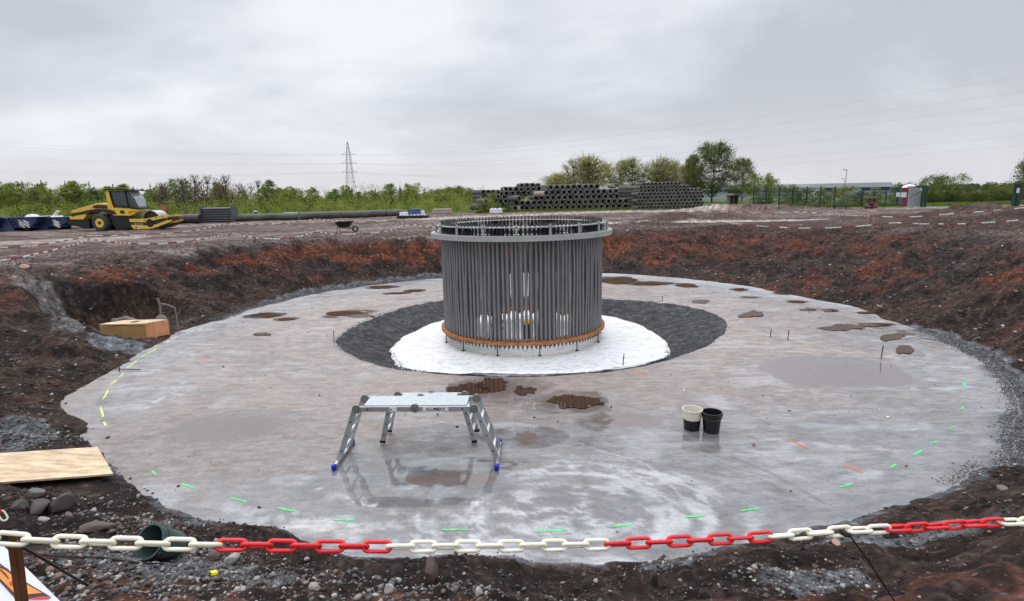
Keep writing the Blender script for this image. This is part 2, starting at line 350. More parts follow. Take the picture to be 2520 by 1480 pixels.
# palette (linear albedo)
DARK = np.array([.021, .0135, .0105]); DARK2 = np.array([.050, .029, .021]); RED = np.array([.128, .037, .018]); REDD = np.array([.072, .027, .017])
GREY = np.array([.135, .107, .094]); PALE = np.array([.34, .275, .245]); BRN = np.array([.085, .056, .046]); GRV = np.array([.115, .120, .128]); GRASS = np.array([.075, .115, .030]); COAL = np.array([.022, .019, .020])
def ground_col(x, y, z):
    p = np.arctan2(y - CY, x - CX); r = np.hypot(x - CX, y - CY); t = r - edge_r(p); W_ = np.interp(p, PH, WW); u = t / W_
    G_ = np.interp(p, PH, GG); v = z / G_
    n1 = fbm(x * .55, y * .55, 51, 4); n2 = fbm(x * 2.6, y * 2.6, 52, 4); n3 = fbm(x * 9, y * 9, 53, 3); n4 = fbm(p * 10, z * 2.2, 54, 4)
    c = mixc(np.tile(DARK, (len(x), 1)), DARK2, sstep(.4, .62, n2))
    deg = np.degrees(p)
    # red bank at the back
    back = sstep(25, 60, deg) * (1 - sstep(135, 150, deg))
    n5 = fbm(x * 24, y * 24, 56, 3); strat = fbm(p * 26, z * 7 + n2 * 1.5, 57, 4)
    rb = sstep(.515, .61, n4 * .42 + strat * .2 + n1 * .12 + n2 * .26 + .07 * sstep(.3, .6, v) * back - .06 * sstep(.85, 1.0, v))
    c = mixc(c, REDD, back * sstep(.12, .4, v) * .7 * sstep(.4, .55, n2 * .5 + strat * .5)); c = mixc(c, RED, rb * back * sstep(.12, .3, v) * (.45 + .55 * sstep(.42, .56, n3 * .5 + n5 * .5)))
    c = mixc(c, REDD, back * (1 - rb) * .45 * sstep(.3, .5, v))
    c = mixc(c, COAL, back * sstep(.52, .62, fbm(p * 7 + 3, z * 3, 61, 3)) * (1 - sstep(.6, .8, v)) * .8)
    lf = sstep(135, 150, deg) + (1 - sstep(-180, -165, deg))
    c = mixc(c, RED * .8, lf * sstep(.50, .60, n4 * .6 + n2 * .4) * sstep(.5, .7, v) * .9)
    rg = sstep(-45, -15, deg) * (1 - sstep(25, 60, deg))
    c = mixc(c, REDD * .95, rg * sstep(.50, .64, n4 * .4 + n1 * .3 + n2 * .3) * .8)
    c = mixc(c, RED * .8, rg * sstep(.57, .66, n4 * .4 + n1 * .3 + n2 * .3) * .7 * sstep(.42, .56, n3))
    back = back * (1 - .45 * (1 - sstep(55, 75, deg)))
    nr = (1 - sstep(-50, -30, deg)) * sstep(-150, -130, deg)
    c = mixc(c, BRN * .55, nr * sstep(.42, .6, n2) * .7)
    rdn = nr * sstep(1.22, 1.5, z + (n2 - .5) * .5 + .20 * sstep(.6, 2.2, x) - .3 * np.exp(-((x + .3) / 1.3) ** 2) - .05)
    c = mixc(c, np.array([.115, .050, .032]), rdn * .75 * sstep(.36, .56, n3))
    # gravel spilling over the bottom of the bank
    gb = np.exp(-(t / .30) ** 2) * (sstep(100, 112, deg) * (1 - sstep(150, 165, deg)) + sstep(-62, -50, deg) * (1 - sstep(-12, 0, deg)) * 1.1 + .5 * nr)
    c = mixc(c, GRV, sstep(.35, .55, gb + (n2 - .5) * .5))
    gp = G(480, 1400); c = mixc(c, GRV * 1.1, sstep(.42, .65, np.exp(-((x - gp.x) / .9) ** 2 - ((y - gp.y) / .55) ** 2) + (n2 - .5) * .5))
    for px, py, sx, sy in ((1990, 1425, .5, .25), (2220, 1330, .9, .25), (1640, 1385, .35, .2), (420, 1290, .6, .35), (60, 1070, .5, .5), (290, 850, .8, .6)):
        g_ = G(px, py); c = mixc(c, GRV * 1.1, sstep(.4, .65, np.exp(-((x - g_.x) / sx) ** 2 - ((y - g_.y) / sy) ** 2) + (n2 - .5) * .6))
    # crest and the flat ground behind
    cr_ = sstep(.82, 1.05, u + (n2 - .5) * .25) * (1 - nr)
    plat = mixc(np.tile(GREY, (len(x), 1)), BRN, sstep(.42, .6, fbm(x * .22, y * .9, 71, 4)))
    plat = mixc(plat, np.array([.105, .062, .048]), sstep(.48, .62, fbm(x * .13 + 5, y * .6, 72, 4)) * .75)
    plat = mixc(plat, PALE * .8, sstep(.56, .66, fbm(x * .10, y * 1.1, 73, 4)) * .35)
    plat = mixc(plat, np.array([.06, .04, .034]), sstep(.56, .64, fbm(x * .28 + 3, y * 1.4, 75, 4)) * .7); plat = plat * (.75 + .5 * fbm(x * 3, y * 5, 74, 3))[..., None]
    plat = mixc(plat, DARK2, sstep(3, 8, x) * (1 - sstep(36, 44, y)) * (.55 + .4 * (n1 > .5)))
    c = mixc(c, plat, cr_)
    for pts, wd, cc, a in (([(-60, 603), (0, 598), (140, 592), (260, 588)], 2.2, PALE * .9, .8), ([(0, 570), (150, 578), (420, 560), (600, 548)], 1.6, GREY * 1.25, .7),
                        ([(1060, 538), (1250, 530), (1500, 521), (1720, 518)], 3.4, PALE * .9, .9), ([(1480, 556), (1600, 551), (1760, 545), (2050, 540), (2150, 541)], 1.5, PALE * 1.05, .95),
                        ([(1250, 535), (1500, 530), (1900, 524)], 1.6, BRN, .7), ([(300, 560), (700, 547), (950, 541)], 2.2, GREY * 1.5, .7), ([(450, 590), (700, 575), (900, 562), (1060, 556)], 1.2, GREY * 1.5, .7), ([(620, 556), (800, 551), (1000, 549)], 1.5, BRN, .7), ([(1060, 547), (1250, 540), (1450, 533)], 2.0, BRN * .8, .8), ([(1900, 532), (2100, 525), (2300, 520)], 2.0, GREY, .8),
                        ([(2200, 512), (2520, 505)], 3.0, PALE, .8), ([(120, 640), (420, 625), (700, 600)], .7, GREY * .8, .8)):
        q = pl(pts, 1.72); d = dline(x, y, q); dy = 1.0
        c = mixc(c, cc, a * (1 - sstep(wd * .5, wd * 1.15, d + (n2 - .5) * wd)) * sstep(.6, .9, u))
    # pale chute down the left bank
    ch = [tuple(G(x_, y_))[:2] for x_, y_ in ((-60, 665), (60, 700), (130, 750), (205, 815))]
    d = dline(x, y, ch); c = mixc(c, np.array([.17, .16, .155]), (1 - sstep(.25, .75, d + (n3 - .5) * .5)) * sstep(.42, .62, fbm((x + y) * 4, (x - y) * 1.2, 81, 3) + .05) * .7)
    # grass beyond
    gr = sstep(62, 68, y + (n1 - .5) * 6 + np.where(x > 10, np.clip((x - 10) * .15, 0, 7), 0)) 
    gr = np.maximum(gr, sstep(54, 56, y + (n1 - .5) * 3) * sstep(33, 36, x) * (1 - sstep(50, 56, x)))
    c = mixc(c, GRASS * (.9), gr * .95)
    c = c * (.62 + .76 * sstep(.3, .7, n3 * .5 + fbm(x * 30, y * 30, 58, 2) * .5))[..., None]; c = mixc(c, c * 2.6 + .02, sstep(.66, .74, fbm(x * 17, y * 17, 59, 2)) * .55)  # dark and pale mottle painted for relief that the soft light leaves out
    return c, np.stack([sstep(.5, .62, n2) * .5, np.clip(cr_, 0, 1), np.zeros_like(x)], 1)

def soil_mat():
    m = bpy.data.materials.new('soil'); m.use_nodes = True; t = m.node_tree; t.nodes.clear(); l = t.links
    out = nd('ShaderNodeOutputMaterial', t); b = nd('ShaderNodeBsdfPrincipled', t); l.new(b.outputs[0], out.inputs[0])
    at = nd('ShaderNodeAttribute', t); at.attribute_name = 'Col'; tcn = nd('ShaderNodeTexCoord', t)
    a1 = nd('ShaderNodeTexNoise', t); a1.inputs['Scale'].default_value = 9; a1.inputs['Detail'].default_value = 9; a1.inputs['Roughness'].default_value = .7; l.new(tcn.outputs['Object'], a1.inputs[0])
    r1 = nd('ShaderNodeMapRange', t); l.new(a1.outputs[0], r1.inputs[0]); r1.inputs[1].default_value = .3; r1.inputs[2].default_value = .7; r1.inputs[3].default_value = .4; r1.inputs[4].default_value = 1.75  # same noise as the bump: dents painted darker, like shade in crevices
    mx = nd('ShaderNodeMixRGB', t); mx.blend_type = 'MULTIPLY'; mx.inputs[0].default_value = 1; l.new(at.outputs['Color'], mx.inputs[1]); l.new(r1.outputs[0], mx.inputs[2])
    vo = nd('ShaderNodeTexVoronoi', t); vo.inputs['Scale'].default_value = 9; l.new(tcn.outputs['Object'], vo.inputs[0])
    # small pale stones in the soil
    wn = nd('ShaderNodeSeparateColor', t); l.new(vo.outputs['Color'], wn.inputs[0])
    st = mth('MULTIPLY', mth('LESS_THAN', vo.outputs['Distance'], .20, tree=t), mth('GREATER_THAN', wn.outputs[0], .80, tree=t), tree=t)
    vo2 = nd('ShaderNodeTexVoronoi', t); vo2.inputs['Scale'].default_value = 34; l.new(tcn.outputs['Object'], vo2.inputs[0]); w2 = nd('ShaderNodeSeparateColor', t); l.new(vo2.outputs['Color'], w2.inputs[0])
    st2 = mth('MULTIPLY', mth('LESS_THAN', vo2.outputs['Distance'], .28, tree=t), mth('GREATER_THAN', w2.outputs[0], .86, tree=t), tree=t)
    sm = mth('MAXIMUM', st, st2, tree=t)
    mx2 = nd('ShaderNodeMixRGB', t); l.new(mth('MULTIPLY', sm, .5, tree=t), mx2.inputs[0]); l.new(mx.outputs[0], mx2.inputs[1]); mx2.inputs[2].default_value = (.26, .22, .20, 1)
    l.new(mx2.outputs[0], b.inputs['Base Color']); b.inputs['Roughness'].default_value = .8; b.inputs['Specular IOR Level'].default_value = .16
    hb = mth('ADD', a1.outputs[0], mth('MULTIPLY', sm, .25, tree=t), tree=t)
    bp = nd('ShaderNodeBump', t); bp.inputs['Strength'].default_value = .9; bp.inputs['Distance'].default_value = .09; l.new(hb, bp.inputs['Height']); l.new(bp.outputs[0], b.inputs['Normal'])
    return m
# polar sheet from under the concrete out past the horizon
ang = np.concatenate([np.linspace(-np.pi, R(-155), 120, endpoint=False), np.linspace(R(-155), R(-25), 900, endpoint=False), np.linspace(R(-25), np.pi, 1000, endpoint=False)])
toff = np.concatenate([np.linspace(-.4, 5.6, 150), 5.6 + np.geomspace(.045, 60, 170), 5.6 + np.geomspace(64, 1600, 20)])
A, T = np.meshgrid(ang, toff); rr = edge_r(A) + T
gx = (CX + rr * np.cos(A)).ravel(); gy = (CY + rr * np.sin(A)).ravel(); gz = ground_h(gx, gy)
gc, gaux = ground_col(gx, gy, gz)
ground = np_mesh('ground', np.stack([gx, gy, gz], 1), grid_quads(len(toff), len(ang)), soil_mat(), True, gc, extra=gaux); tag(ground, kind='structure')

# ---- concrete blinding ring ----
pd = [(862,773,46,8,-3),(940,707,30,3,0),(655,776,35,5,0),(648,823,22,3,0),(705,786,20,3,0),(1850,772,32,8,1),(2062,806,52,7,2),(2150,799,45,4,0),(2196,830,26,9,1),(2228,862,22,10,0),(1962,743,20,3,0),(1990,762,24,3,0),(1930,722,22,2.5,0),(1722,742,20,4,1),(1690,703,22,4,0),(1600,698,46,4,0),(1515,690,42,7,0),(2042,764,20,3,0),(1822,713,18,3,0),(1150,958,44,15,0),(1212,948,34,19,0),(1288,962,26,11,0),(1412,988,66,13,0),(2130,770,22,2.5,0),(1845,732,20,2,0),(980,722,26,2.5,0),(1020,716,20,2.5,0)]
def conc_h(x, y): return (fbm(x * .8, y * .8, 91, 4) - .5) * .022 + (fbm(x * 7, y * 7, 92, 3) - .5) * .005
na, nr_ = 1500, 150
ang = np.linspace(-np.pi, np.pi, na, endpoint=False); s_ = np.linspace(0, 1, nr_)
A, S = np.meshgrid(ang, s_); r0 = S0(A) + (fbm(A * 12, A * 0, 95, 3) - .5) * .12; r1 = edge_r(A) + .12
rr = r0 + (r1 - r0) * S; x = (CX + rr * np.cos(A)).ravel(); y = (CY + rr * np.sin(A)).ravel()
z = conc_h(x, y); q = S.ravel(); z = z - .05 * (1 - sstep(0, .035, q)) - .03 * sstep(.985, 1, q)
CG = np.array([.335, .333, .340]); CT = np.array([.365, .298, .270]); CD = np.array([.205, .20, .205]); CW = np.array([.60, .61, .63]); CB = np.array([.27, .225, .205])
n1 = fbm(x * .45, y * .45, 101, 4); n2 = fbm(x * 2.2, y * 2.2, 102, 4); dist = rr.ravel(); aa = A.ravel()
st = fbm(dist * 7 + n1 * 6, aa * dist * .55, 103, 4); st2 = fbm(x * 1.1 + 7, y * 5 + n1 * 4, 104, 4); st3 = fbm(x * 3.5 + y * 2, y * 14 - x * 3, 105, 3)
front = 1 - sstep(8.0, 10.5, y)
c = mixc(np.tile(CG, (len(x), 1)), CT, (1 - sstep(6.6, 9.0, dist + (n1 - .5) * 3.5)) * .9 * (1 - .55 * front))
c = mixc(c, CT * .95, sstep(.5, .64, n1) * (1 - front) * .7)
bt = fbm(x * 5 + y, y * 9, 106, 5, .65); c = mixc(c, np.array([.235, .175, .145]), sstep(.52, .62, bt) * .6 * (1 - sstep(8.0, 10.0, dist + (n1 - .5) * 5)))
c = mixc(c, np.array([.47, .42, .40]), (1 - sstep(.38, .47, bt)) * .6 * (1 - sstep(7.5, 9.5, dist + (n1 - .5) * 5)))
c = mixc(c, CD * .9, sstep(.54, .64, fbm(x * 2 - y, y * 6 + x * 1.5, 107, 5, .6)) * .45)
c = mixc(c, CT * .95, (1 - sstep(-5.5, -3.5, x + (n1 - .5) * 3)) * (1 - sstep(8.5, 10.5, y)) * .6)
c = mixc(c, CD, sstep(.52, .66, n2 * .4 + st * .6) * .5)
c = mixc(c, CW, sstep(.55, .68, st2 * .6 + n2 * .4) * .55); c = mixc(c, CB, sstep(.60, .70, st3 * .5 + n1 * .5) * .5)
c = mixc(c, CW * 1.05, sstep(9, 11, dist) * sstep(12, 20, y) * .45)
lines = (([(1380, 1140), (1480, 1162), (1560, 1196), (1625, 1238), (1665, 1275)], .10, CW * 1.15, .9, 1), ([(1500, 1150), (1570, 1185), (1610, 1230), (1640, 1280), (1610, 1310)], .12, CW * 1.1, .8, 1),
         ([(1450, 1100), (1590, 1140), (1650, 1195), (1705, 1256)], .022, CW, .8, 0), ([(1230, 1030), (1330, 1045), (1450, 1095), (1600, 1140), (1760, 1165)], .05, CB * .75, .8, 1),
         ([(1760, 1150), (1880, 1190), (2010, 1255)], .09, CD * .85, .7, 1), ([(1800, 1125), (1900, 1165), (2030, 1240)], .03, CD * .8, .7, 0), ([(700, 1265), (900, 1300), (1100, 1285), (1180, 1270)], .09, CW * 1.1, .8, 1),
         ([(560, 1245), (700, 1290), (860, 1330), (960, 1345)], .12, CW, .6, 1), ([(1000, 1200), (1100, 1180), (1180, 1185)], .03, CW, .7, 0), ([(1560, 1310), (1660, 1270), (1700, 1300)], .10, CW, .7, 1),
         ([(1830, 1120), (1960, 1090), (2080, 1100), (2200, 1110)], .12, CW, .55, 1), ([(1930, 830), (2060, 862), (2150, 890)], .10, np.array([.46, .41, .34]), .8, 1), ([(1880, 1015), (1960, 1030)], .12, np.array([.5, .47, .40]), .8, 1),
         ([(450, 940), (430, 965), (380, 990)], .07, CW, .7, 1), ([(470, 1300), (620, 1180)], .01, CD, .3, 0), ([(1730, 1120), (1800, 1150), (1950, 1190)], .02, CD * .8, .6, 0))
for pts, wd, cc, a, nz in lines:
    q = pl(pts); d = dline(x, y, q); f_ = 1 - sstep(wd * .3, wd * 1.4, d)
    if nz: f_ = f_ * sstep(.35, .6, fbm(x * 9, y * 9, 111, 3))
    c = mixc(c, cc, f_ * a)
wet = np.zeros_like(x)
def pxd(px, py, ax, ay):
    q = U(px, py); qx = U(px + ax, py); qy = U(px, py + ay); return ((x - q.x) / abs(qx.x - q.x)) ** 2 + ((y - q.y) / (abs(qy.y - q.y) + 1e-6)) ** 2
for px, py, ax, ay, a in ((1060, 1190, 330, 60, .85), (1560, 1035, 140, 36, .95), (2050, 915, 230, 52, 1), (580, 1050, 150, 48, .9), (1200, 960, 160, 40, .9), (1430, 990, 150, 36, .9), (1290, 1075, 110, 30, .8), (1650, 1100, 260, 60, .6), (1500, 1240, 320, 50, .5), (2150, 830, 170, 40, .6), (2000, 1060, 160, 30, .5), (900, 1290, 250, 30, .35), (1780, 1220, 200, 40, .5)):
    wet = np.maximum(wet, a * (1 - sstep(.55, 1.25, pxd(px, py, ax, ay) + (n2 - .5) * 1.3)))
wet = np.maximum(wet, 1.25 * (1 - sstep(.6, 1.1, pxd(1040, 1175, 300, 62) + (n2 - .5) * .9)))
wet = np.clip(wet + .45 * sstep(.48, .62, n1 * .5 + n2 * .5), 0, 1.4)
for a_, b_, c_, d_, _ in pd:
    q_ = pxd(a_, b_, c_ * 1.1, d_ * 1.2) + (n2 - .5) * 2; c = mixc(c, np.array([.17, .135, .115]), (1 - sstep(.9, 2.0, q_)) * .65); wet = np.maximum(wet, .9 * (1 - sstep(1.0, 2.4, q_)))
sq = U(1400, 1260); sr = np.hypot(x - sq.x, (y - sq.y) * 1.6); sa = np.arctan2((y - sq.y) * 1.6, x - sq.x)
sw_ = fbm(sr * 6 + n1 * 2, sa * 2.2, 126, 5, .6); c = mixc(c, CW * 1.15, sstep(.52, .62, sw_) * .85 * (1 - sstep(1.6, 2.6, sr))); c = mixc(c, CD * .85, (1 - sstep(.34, .45, sw_)) * .5 * (1 - sstep(1.8, 3, sr)))
tp = 1 - sstep(.5, 1.3, np.minimum(pxd(560, 1080, 420, 120), pxd(1150, 960, 700, 75)) + (n2 - .5) * 1.2); c = mixc(c, CT * .88, tp * .75); bt2 = fbm(x * 4 - y * 2, y * 10, 108, 5, .65); c = mixc(c, np.array([.21, .15, .12]), tp * sstep(.50, .60, bt2) * .6)
c = mixc(c, CD, .30 * front); c = mixc(c, CT, .35 * (1 - front) * (1 - sstep(8, 9.5, dist)))
c = c * (.86 - .20 * np.minimum(wet, 1))[..., None]
fm = np.zeros_like(x)
for px, py, ax, ay in ((2050, 915, 210, 45), (1560, 1036, 105, 27), (570, 1052, 125, 36), (1290, 1075, 34, 22), (1180, 960, 90, 26), (1420, 990, 90, 22), (1720, 1010, 60, 14), (1130, 1180, 120, 18)):
    fm = np.maximum(fm, 1 - sstep(.80, 1.0, pxd(px, py, ax, ay) + (fbm(x * 1.6, y * 1.6, 125, 5) - .5) * 2.2))
c = mixc(c, np.array([.165, .125, .110]), fm * .9); wet = np.maximum(wet, fm)
c = c * (.9 + .2 * fbm(x * 20, y * 20, 120, 2))[..., None]
gmask = np.clip(sstep(-.5, -.05, rr.ravel() - r1.ravel() + (n2 - .5) * .9) * (sstep(R(-62), R(-48), aa) * (1 - sstep(R(-14), R(-4), aa)) + .35 * sstep(R(-100), R(-60), aa) * (1 - sstep(R(-50), R(-40), aa)) + sstep(R(100), R(115), aa) * (1 - sstep(R(165), R(172), aa)) * .8), 0, 1)
c = mixc(c, GRV, gmask * .9)
def conc_mat():
    m = bpy.data.materials.new('wet_concrete'); m.use_nodes = True; t = m.node_tree; t.nodes.clear(); l = t.links
    out = nd('ShaderNodeOutputMaterial', t); b = nd('ShaderNodeBsdfPrincipled', t); l.new(b.outputs[0], out.inputs[0])
    b.inputs['Coat Roughness'].default_value = .035; b.inputs['Coat IOR'].default_value = 1.38
    at = nd('ShaderNodeAttribute', t); at.attribute_name = 'Col'; ax = nd('ShaderNodeAttribute', t); ax.attribute_name = 'Aux'; sp = nd('ShaderNodeSeparateColor', t); l.new(ax.outputs['Color'], sp.inputs[0])
    tcn = nd('ShaderNodeTexCoord', t)
    def nz(sc, de, stv=None, ro=.65):
        n = nd('ShaderNodeTexNoise', t); n.inputs['Scale'].default_value = sc; n.inputs['Detail'].default_value = de; n.inputs['Roughness'].default_value = ro
        if stv:
            mp_ = nd('ShaderNodeMapping', t); mp_.inputs['Scale'].default_value = stv; mp_.inputs['Rotation'].default_value = (0, 0, R(-14)); l.new(tcn.outputs['Object'], mp_.inputs[0]); l.new(mp_.outputs[0], n.inputs[0])
        else: l.new(tcn.outputs['Object'], n.inputs[0])
        return n.outputs[0]
    a1 = nz(6, 10, (.55, 1.5, 1), .72); a2 = nz(30, 6)
    s1 = mth('ADD', mth('MULTIPLY', a1, .8, tree=t), mth('MULTIPLY', a2, .45, tree=t), tree=t)
    r1 = nd('ShaderNodeMapRange', t); l.new(s1, r1.inputs[0]); r1.inputs[1].default_value = .44; r1.inputs[2].default_value = .80; r1.inputs[3].default_value = .66; r1.inputs[4].default_value = 1.34
    mx = nd('ShaderNodeMixRGB', t); mx.blend_type = 'MULTIPLY'; mx.inputs[0].default_value = 1; l.new(at.outputs['Color'], mx.inputs[1]); rf = nd('ShaderNodeMixRGB', t); l.new(mth('MULTIPLY', sp.outputs[2], .8, tree=t), rf.inputs[0]); l.new(r1.outputs[0], rf.inputs[1]); rf.inputs[2].default_value = (1, 1, 1, 1); l.new(rf.outputs[0], mx.inputs[2]); cs = mx.outputs[0]
    vo = nd('ShaderNodeTexVoronoi', t); vo.inputs['Scale'].default_value = 5; l.new(tcn.outputs['Object'], vo.inputs[0]); wn = nd('ShaderNodeSeparateColor', t); l.new(vo.outputs['Color'], wn.inputs[0])
    dk = mth('MULTIPLY', mth('LESS_THAN', vo.outputs['Distance'], .07, tree=t), mth('GREATER_THAN', wn.outputs[0], .72, tree=t), tree=t)
    mx2 = nd('ShaderNodeMixRGB', t); l.new(mth('MULTIPLY', dk, .6, tree=t), mx2.inputs[0]); l.new(cs, mx2.inputs[1]); mx2.inputs[2].default_value = (.06, .05, .045, 1); l.new(mx2.outputs[0], b.inputs['Base Color'])
    wn2 = mth('ADD', mth('ADD', sp.outputs[0], sp.outputs[2], tree=t), mth('MULTIPLY', mth('SUBTRACT', a1, .5, tree=t), 1.1, tree=t), tree=t)
    rm = nd('ShaderNodeMapRange', t, interpolation_type='SMOOTHSTEP'); l.new(wn2, rm.inputs[0]); rm.inputs[1].default_value = .1; rm.inputs[2].default_value = .95; rm.inputs[3].default_value = .52; rm.inputs[4].default_value = .06
    cw = nd('ShaderNodeMapRange', t, interpolation_type='SMOOTHSTEP'); l.new(wn2, cw.inputs[0]); cw.inputs[1].default_value = .55; cw.inputs[2].default_value = .95; l.new(cw.outputs[0], b.inputs['Coat Weight']); l.new(rm.outputs[0], b.inputs['Roughness']); b.inputs['Specular IOR Level'].default_value = .5
    bm_ = nd('ShaderNodeMapRange', t); l.new(wn2, bm_.inputs[0]); bm_.inputs[1].default_value = .1; bm_.inputs[2].default_value = .8; bm_.inputs[3].default_value = .55; bm_.inputs[4].default_value = .03
    bp = nd('ShaderNodeBump', t); bp.inputs['Distance'].default_value = .02; l.new(bm_.outputs[0], bp.inputs['Strength']); l.new(s1, bp.inputs['Height']); l.new(bp.outputs[0], b.inputs['Normal'])
    return m
blinding = np_mesh('concrete_pavement', np.stack([x, y, z], 1), grid_quads(nr_, na), conc_mat(), True, c, extra=np.stack([wet, gmask, fm], 1)); tag(blinding, kind='structure')

# ---- gravel slope of the inner hollow ----
na, nr_ = 900, 60; ang = np.linspace(-np.pi, np.pi, na, endpoint=False); s_ = np.linspace(0, 1, nr_); A, S = np.meshgrid(ang, s_)
ra = S0(A) + .25; rb = np.minimum(T0(A) - .25, ra - .6); rr = ra + (rb - ra) * S; x = (CX + rr * np.cos(A)).ravel(); y = (CY + rr * np.sin(A)).ravel(); tt = (rr - T0(A)) / np.maximum(S0(A) - T0(A), .15)
tt = tt.ravel(); z = -.40 + .38 * np.clip(tt, 0, 1.0) - .0 * S.ravel(); z = np.where(tt > 1, -.03 - .1 * sstep(1.02, 1.2, tt), z)
z = z + (fbm(x * 3, y * 3, 131, 3) - .5) * .06 + (fbm(x * 16, y * 16, 132, 3) - .5) * .02
c = mixc(np.tile(np.array([.045, .046, .049]), (len(x), 1)), np.array([.105, .107, .112]), sstep(.3, .75, fbm(x * 6, y * 6, 133, 5, .6)))
hollow = np_mesh('gravel_slope', np.stack([x, y, z], 1), grid_quads(nr_, na), bpy.data.materials['soil'], True, c); tag(hollow, kind='structure')

# ---- white sheet ----
na, nr_ = 480, 60; ang = np.linspace(-np.pi, np.pi, na, endpoint=False); A, S = np.meshgrid(ang, np.linspace(0.0, 1, nr_))
rr = (T0(A) + (fbm(A * 8, A * 0, 141, 3) - .5) * .14) * np.maximum(S, .01); x = (CX + rr * np.cos(A)).ravel(); y = (CY + rr * np.sin(A)).ravel()
z = -.302 + (fbm(x * 1.4, y * 1.4, 142, 3) - .5) * .03 + (fbm(x * 8, y * 3, 143, 4) - .5) * .02 - .05 * sstep(.985, 1, S.ravel())
z = z + .27 * sstep(.90, 1, S.ravel()) * (1 - sstep(.25, .8, (S0(A) - T0_(A)).ravel()))
c = np.tile(np.array([.86, .87, .89]), (len(x), 1))
c = mixc(c, np.array([.60, .57, .50]), sstep(.58, .70, fbm(x * 4, y * 9, 144, 4)) * .6 * sstep(.45, .8, S.ravel()))
c = mixc(c, np.array([.52, .52, .52]), sstep(.64, .72, fbm(x * 10, y * 22, 145, 3)) * .7)
for px, py, sx, sy in ((1155, 857, .45, .28), (1130, 890, .35, .12), (1330, 880, .4, .1)):
    q = U(px, py, -.26); f_ = np.exp(-((x - q.x) / sx) ** 2 - ((y - q.y) / sy) ** 2); c = mixc(c, np.array([.52, .78, .58]), sstep(.3, .6, f_ + (fbm(x * 6, y * 6, 146, 3) - .5) * .4) * .5)
sm_ = mat('white_sheet', (1, 1, 1), rough=.45, var=.04, scale=5, bump=.5, bscale=14, attr='Col')
sheet = np_mesh('membrane_sheet', np.stack([x, y, z], 1), grid_quads(nr_, na), sm_, True, c)
tag(sheet, 'white protective sheet spread under the ring of bolts in the gravel hollow', 'ground sheet')

# ---- puddles ----
brown_near = mat('brown_puddle_near', (.055, .028, .015), rough=.03, var=.2, scale=2, spec=.5); brown = mat('brown_puddle_water', (.085, .048, .028), rough=.03, var=.2, scale=2, spec=.03); film = mat('thin_water_film', (.225, .200, .198), rough=.10, var=.06, scale=1.5, spec=.5)  # far puddles: muddy water, its brown also painting the reflected bank
for m_ in (brown, film, brown_near):
    for n_ in m_.node_tree.nodes:
        if n_.type == 'MAP_RANGE': n_.inputs[3].default_value = .0; n_.inputs[4].default_value = .05 if m_ is not film else .10
def puddle(px, py, ax, ay, m_, seed, sk=0.0, amp=.5, zz=.012):
    n = 110; vs = []; c0 = U(px, py, zz); vs.append(c0)
    for i in range(n):
        t = 2 * math.pi * i / n; k = 1 + amp * 2 * (float(fbm(np.array([math.cos(t) * 1.7 + seed]), np.array([math.sin(t) * 1.7 + seed * 2]), 200, 5, .6)[0]) - .5)
        vs.append(U(px + ax * k * math.cos(t) + sk * math.sin(t) * ay, py - ay * k * math.sin(t), zz))
    mb = MB(); mb.add(vs, [(0, i + 1, (i + 1) % n + 1) for i in range(n)])
    tag(mb.build('puddle', m_), kind='structure')
for i, (a, b, c_, d, sk) in enumerate(pd): puddle(a, b, c_ * .98, d * .98, brown_near if b > 900 else brown, i * 3.7, sk * 1.2, .7)
# ---- spray marks ----
gsp = mat('green_spray_paint', (.11, .60, .20), rough=.6, var=.3, scale=9); ysp = mat('yellow_spray_paint', (.58, .68, .20), rough=.6, var=.3, scale=9); osp = mat('orange_spray_paint', (.85, .16, .07), rough=.6, var=.2, scale=9)
def dash(a, b, m_, w_=.018):
    p = U(*a, .02); q = U(*b, .02); n = 10; d = (q - p).normalized(); s = Vector((-d.y, d.x, 0)); vs = []
    for i in range(n + 1):
        c0 = p.lerp(q, i / n) + s * math.sin(i * .5 + a[0]) * .006; k = w_ * (.45 if i in (0, n) else 1) * (1 + .25 * math.sin(i * 2.1 + a[1])); z0 = float(conc_h(np.array([c0.x]), np.array([c0.y]))[0]) + .004
        vs += [(c0.x + s.x * k, c0.y + s.y * k, z0), (c0.x - s.x * k, c0.y - s.y * k, z0)]
    tag(MB().add(vs, [(2 * i, 2 * i + 1, 2 * i + 3, 2 * i + 2) for i in range(n)]).build('paint_marking', m_), kind='structure')
for a, b in (((460,819),(500,805)),((407,844),(438,827)),((347,878),(389,854)),((312,904),(339,886)),((292,928),(306,915)),((272,945),(288,931)),((253,982),(266,957)),((249,1000),(252,1025)),((256,1036),(259,1047))): dash(a, b, ysp, .017)
for a, b in (((372,1156),(385,1165)),((445,1187),(478,1200)),((565,1222),(608,1232)),((680,1247),(725,1256)),((820,1275),(872,1279)),((1085,1299),(1153,1301)),((1310,1304),(1398,1302)),((1505,1293),(1560,1288)),((1685,1270),(1733,1266)),((1820,1254),(1870,1248)),((2065,1196),(2100,1188)),((2190,1148),(2207,1140)),((2247,1117),(2272,1106)),((2288,1090),(2305,1084)),((2338,1051),(2350,1047)),((2366,1005),(2371,998)),((2373,950),(2375,938))): dash(a, b, gsp, .015 if a[1] > 1200 else .016)
for a, b in (((1940,1080),(1990,1100)),((2078,1140),(2125,1162)),((490,884),(525,889)),((790,851),(820,848)),((1560,912),(1590,917))): dash(a, b, osp, .014)

